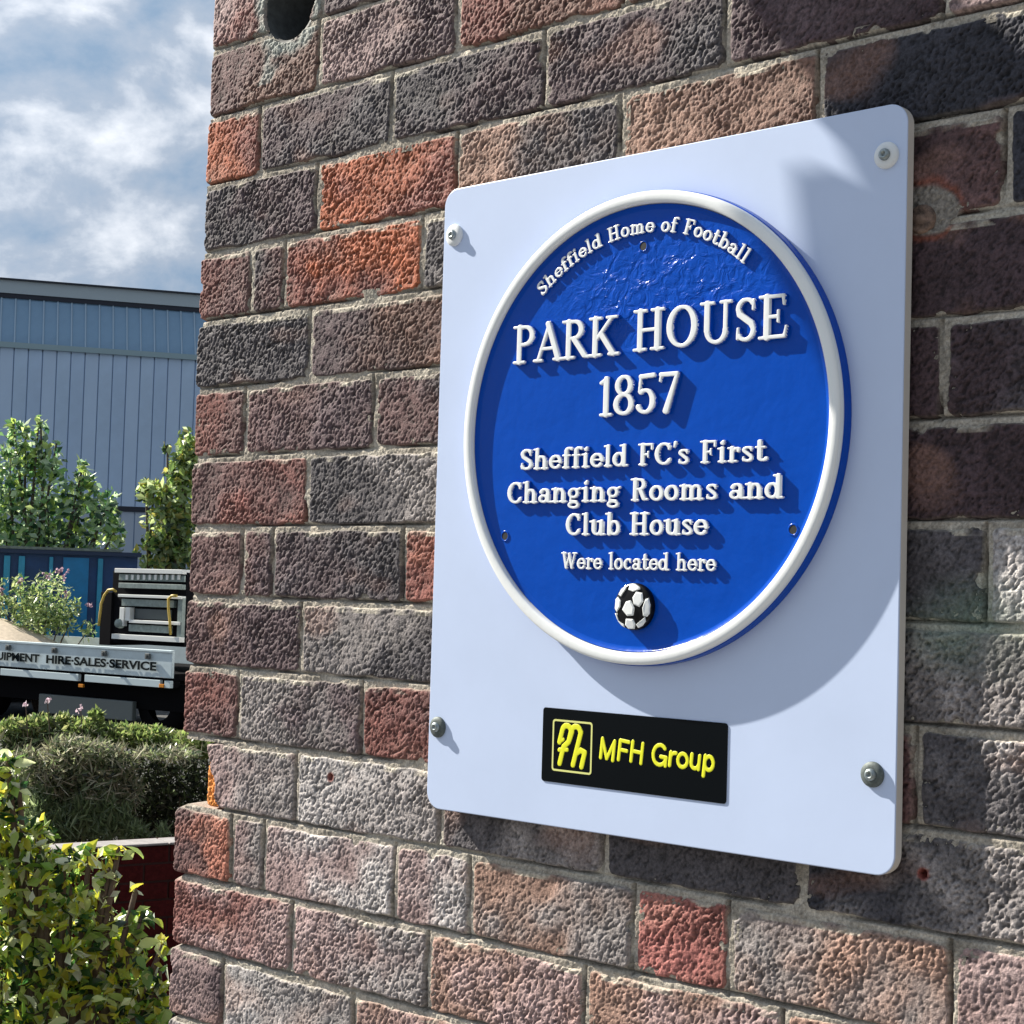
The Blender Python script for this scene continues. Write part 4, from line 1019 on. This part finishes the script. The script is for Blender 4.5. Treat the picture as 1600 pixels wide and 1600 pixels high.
leaf_cloud('foliage', bl, 13500, .07, [(.18, .24, .10), (.15, .21, .08), (.26, .26, .15), (.06, .09, .035), (.04, .05, .03)], M_dry, hedge, seed=5, aspect=.22, droop=-.2, surf=.6)['kind'] = 'stuff'
leaf_cloud('dark_foliage', br, 9800, .06, [(.035, .05, .028), (.05, .065, .03), (.02, .028, .018), (.09, .09, .06), (.10, .14, .05)], M_dry, hedge, seed=7, aspect=.25, droop=-.2, surf=.5)['kind'] = 'stuff'
leaf_cloud('dry_straw', st, 1500, .10, [(.44, .42, .30), (.34, .32, .22), (.26, .24, .16), (.50, .48, .36)], M_dry, hedge, seed=15, aspect=.08, droop=-.4, surf=.8)['kind'] = 'stuff'
leaf_cloud('mixed_sprigs', st, 3000, .050, [(.24, .30, .14), (.33, .38, .20), (.12, .17, .08), (.40, .40, .26), (.05, .07, .04)], M_leaf, hedge, seed=25, aspect=.3, droop=-.5, surf=.85)['kind'] = 'stuff'
leaf_cloud('fresh_growth', tp, 5200, .045, [(.20, .28, .08), (.28, .36, .11), (.12, .19, .06), (.36, .38, .16)], M_leaf, hedge, seed=6, aspect=.35, droop=-.6, surf=.8)['kind'] = 'stuff'
leaf_cloud('grassy_growth', lo_g, 2600, .085, [(.22, .29, .13), (.30, .37, .19), (.12, .17, .08)], M_leaf, hedge, seed=16, aspect=.12, droop=-1.2, surf=.7)['kind'] = 'stuff'
bl = bl+br
mb = MB(); rg = random.Random(2)
for q in range(40):
    b = bl[q % len(bl)]; x = b[0]+rg.uniform(-.5, .5)*b[3]; y = b[1]+rg.uniform(-.5, .5)*b[4]
    mb.tube([(x, y, 0), (x+rg.uniform(-.05, .05), y, b[2]*.5), (x+rg.uniform(-.1, .1), y, b[2])], [.012, .008, .004], 4)
mb.build('stems', M_bark, hedge)
for (px, py) in ((74, 1094), (126, 1108), (103, 1160), (40, 1100)):
    c = np.array(pt(px, py, HD-.1)-hb)[None]+np.random.default_rng(px).standard_normal((10, 3))*.008
    leaf_cloud('blossom', [(0, 0, 0, .001, .001, .001)], 0, .022, [(.60, .45, .52), (.7, .6, .66)], M_leaf, hedge, extra=c, aspect=.9, seed=px)
    mb = MB(); mb.tube([pt(px, py, HD-.1)-hb, pt(px+4, py+60, HD-.1)-hb], .003, 4); mb.build('flower_stalk', M_bark, hedge)

# ------------------------------------------------------------------ leafy bush in the foreground
BD = 4.9; kb = BD/FPX
bb = pt(100, 1500, BD); bb.z = GZ
bush = empty('bush', bb, label='yellow green broad leaved bush in the lower left corner beside the brick wall', cat='bush')
bl = []
for (px, py, rx, rz) in [(-60, 1420, 90, 180), (10, 1340, 50, 70), (-10, 1250, 34, 50), (60, 1300, 26, 22), (55, 1380, 55, 60), (100, 1350, 34, 24), (140, 1335, 26, 14), (110, 1410, 36, 40), (90, 1480, 70, 70), (150, 1500, 44, 60), (200, 1545, 40, 50), (225, 1600, 44, 60), (120, 1620, 110, 100), (0, 1600, 120, 130), (245, 1640, 34, 60), (160, 1400, 22, 24), (12, 1195, 22, 20), (30, 1235, 16, 16), (215, 1450, 14, 14), (175, 1440, 26, 20), (250, 1530, 14, 30), (245, 1575, 20, 24), (70, 1345, 14, 10), (185, 1330, 18, 10), (170, 1365, 20, 14), (222, 1432, 18, 12), (254, 1478, 12, 16), (212, 1392, 12, 8), (200, 1490, 34, 30), (100, 1750, 150, 90), (-20, 1760, 130, 90), (190, 1755, 80, 90), (90, 1840, 140, 60)]:
    c = pt(px, py, BD)-bb; bl.append((c.x, c.y, c.z, rx*kb, rx*kb*.9, rz*kb))
GB = [(.50, .58, .04), (.62, .64, .06), (.20, .36, .06), (.04, .12, .03), (.02, .06, .02), (.55, .50, .06), (.30, .46, .10), (.46, .60, .16), (.80, .86, .50), (.70, .80, .30), (.75, .80, .62)]  # palest leaf colours stand in for sunlit glints
leaf_cloud('foliage', bl, 7400, .046, GB, M_leaf, bush, seed=21, aspect=.58, surf=.75, fold=.35)['kind'] = 'stuff'
# the nearest, largest leaves one by one: pointed, folded along the midrib
def leaf_mesh(c):
    V = []; L = .046
    prof = [(0, 0), (.18, .20), (.42, .27), (.68, .19), (.88, .07), (1, 0)]
    for u, w in prof: V += [(u*L, -w*L, .06*L*w/.27), (u*L, 0, -.03*L*(1-abs(2*u-1))-.10*L*u*u), (u*L, w*L, .06*L*w/.27)]
    V = np.array(V); Q = []
    for i in range(len(prof)-1): Q += [(3*i, 3*i+1, 3*i+4, 3*i+3), (3*i+1, 3*i+2, 3*i+5, 3*i+4)]
    V[:, 2] -= .25*V[:, 0]**2/L
    return mesh_np('leaf', V, Q, M_leaf, True, np.tile(np.array(c), (len(V), 1)))
LM = [leaf_mesh(c) for c in GB]
rg = random.Random(9)
for q in range(290):
    b = bl[rg.choices(range(len(bl)-4), [x[3]*x[5] for x in bl[:-4]])[0]]
    th = rg.uniform(0, 2*math.pi); ph = rg.uniform(-.3, 1.3)
    view = (CAM-bb-Vector(b[:3])).normalized()
    d = Vector((math.cos(th)*math.cos(ph), math.sin(th)*math.cos(ph), math.sin(ph)))
    if d.dot(view) < 0: d = d - 2*d.dot(view)*view
    p = Vector(b[:3])+Vector((d.x*b[3], d.y*b[4], d.z*b[5]))*rg.uniform(1.0, 1.12)
    o = obj('leaf', LM[rg.randrange(len(LM))], bush); o.location = p
    o.rotation_euler = (rg.uniform(-1, 1), rg.uniform(-.9, .9), rg.uniform(0, 6.28)); s = rg.uniform(.8, 1.5); o.scale = (s, s, s)
mb = MB()
for q, b in enumerate(bl):
    mb.tube([(0, 0, 0), (b[0]*.5, b[1]*.5, b[2]*.5), (b[0], b[1], b[2]), (b[0], b[1], b[2]+b[5]*.7)], [.02, .014, .008, .003], 6)
mb.build('branches', M_bark, bush, smooth=True)
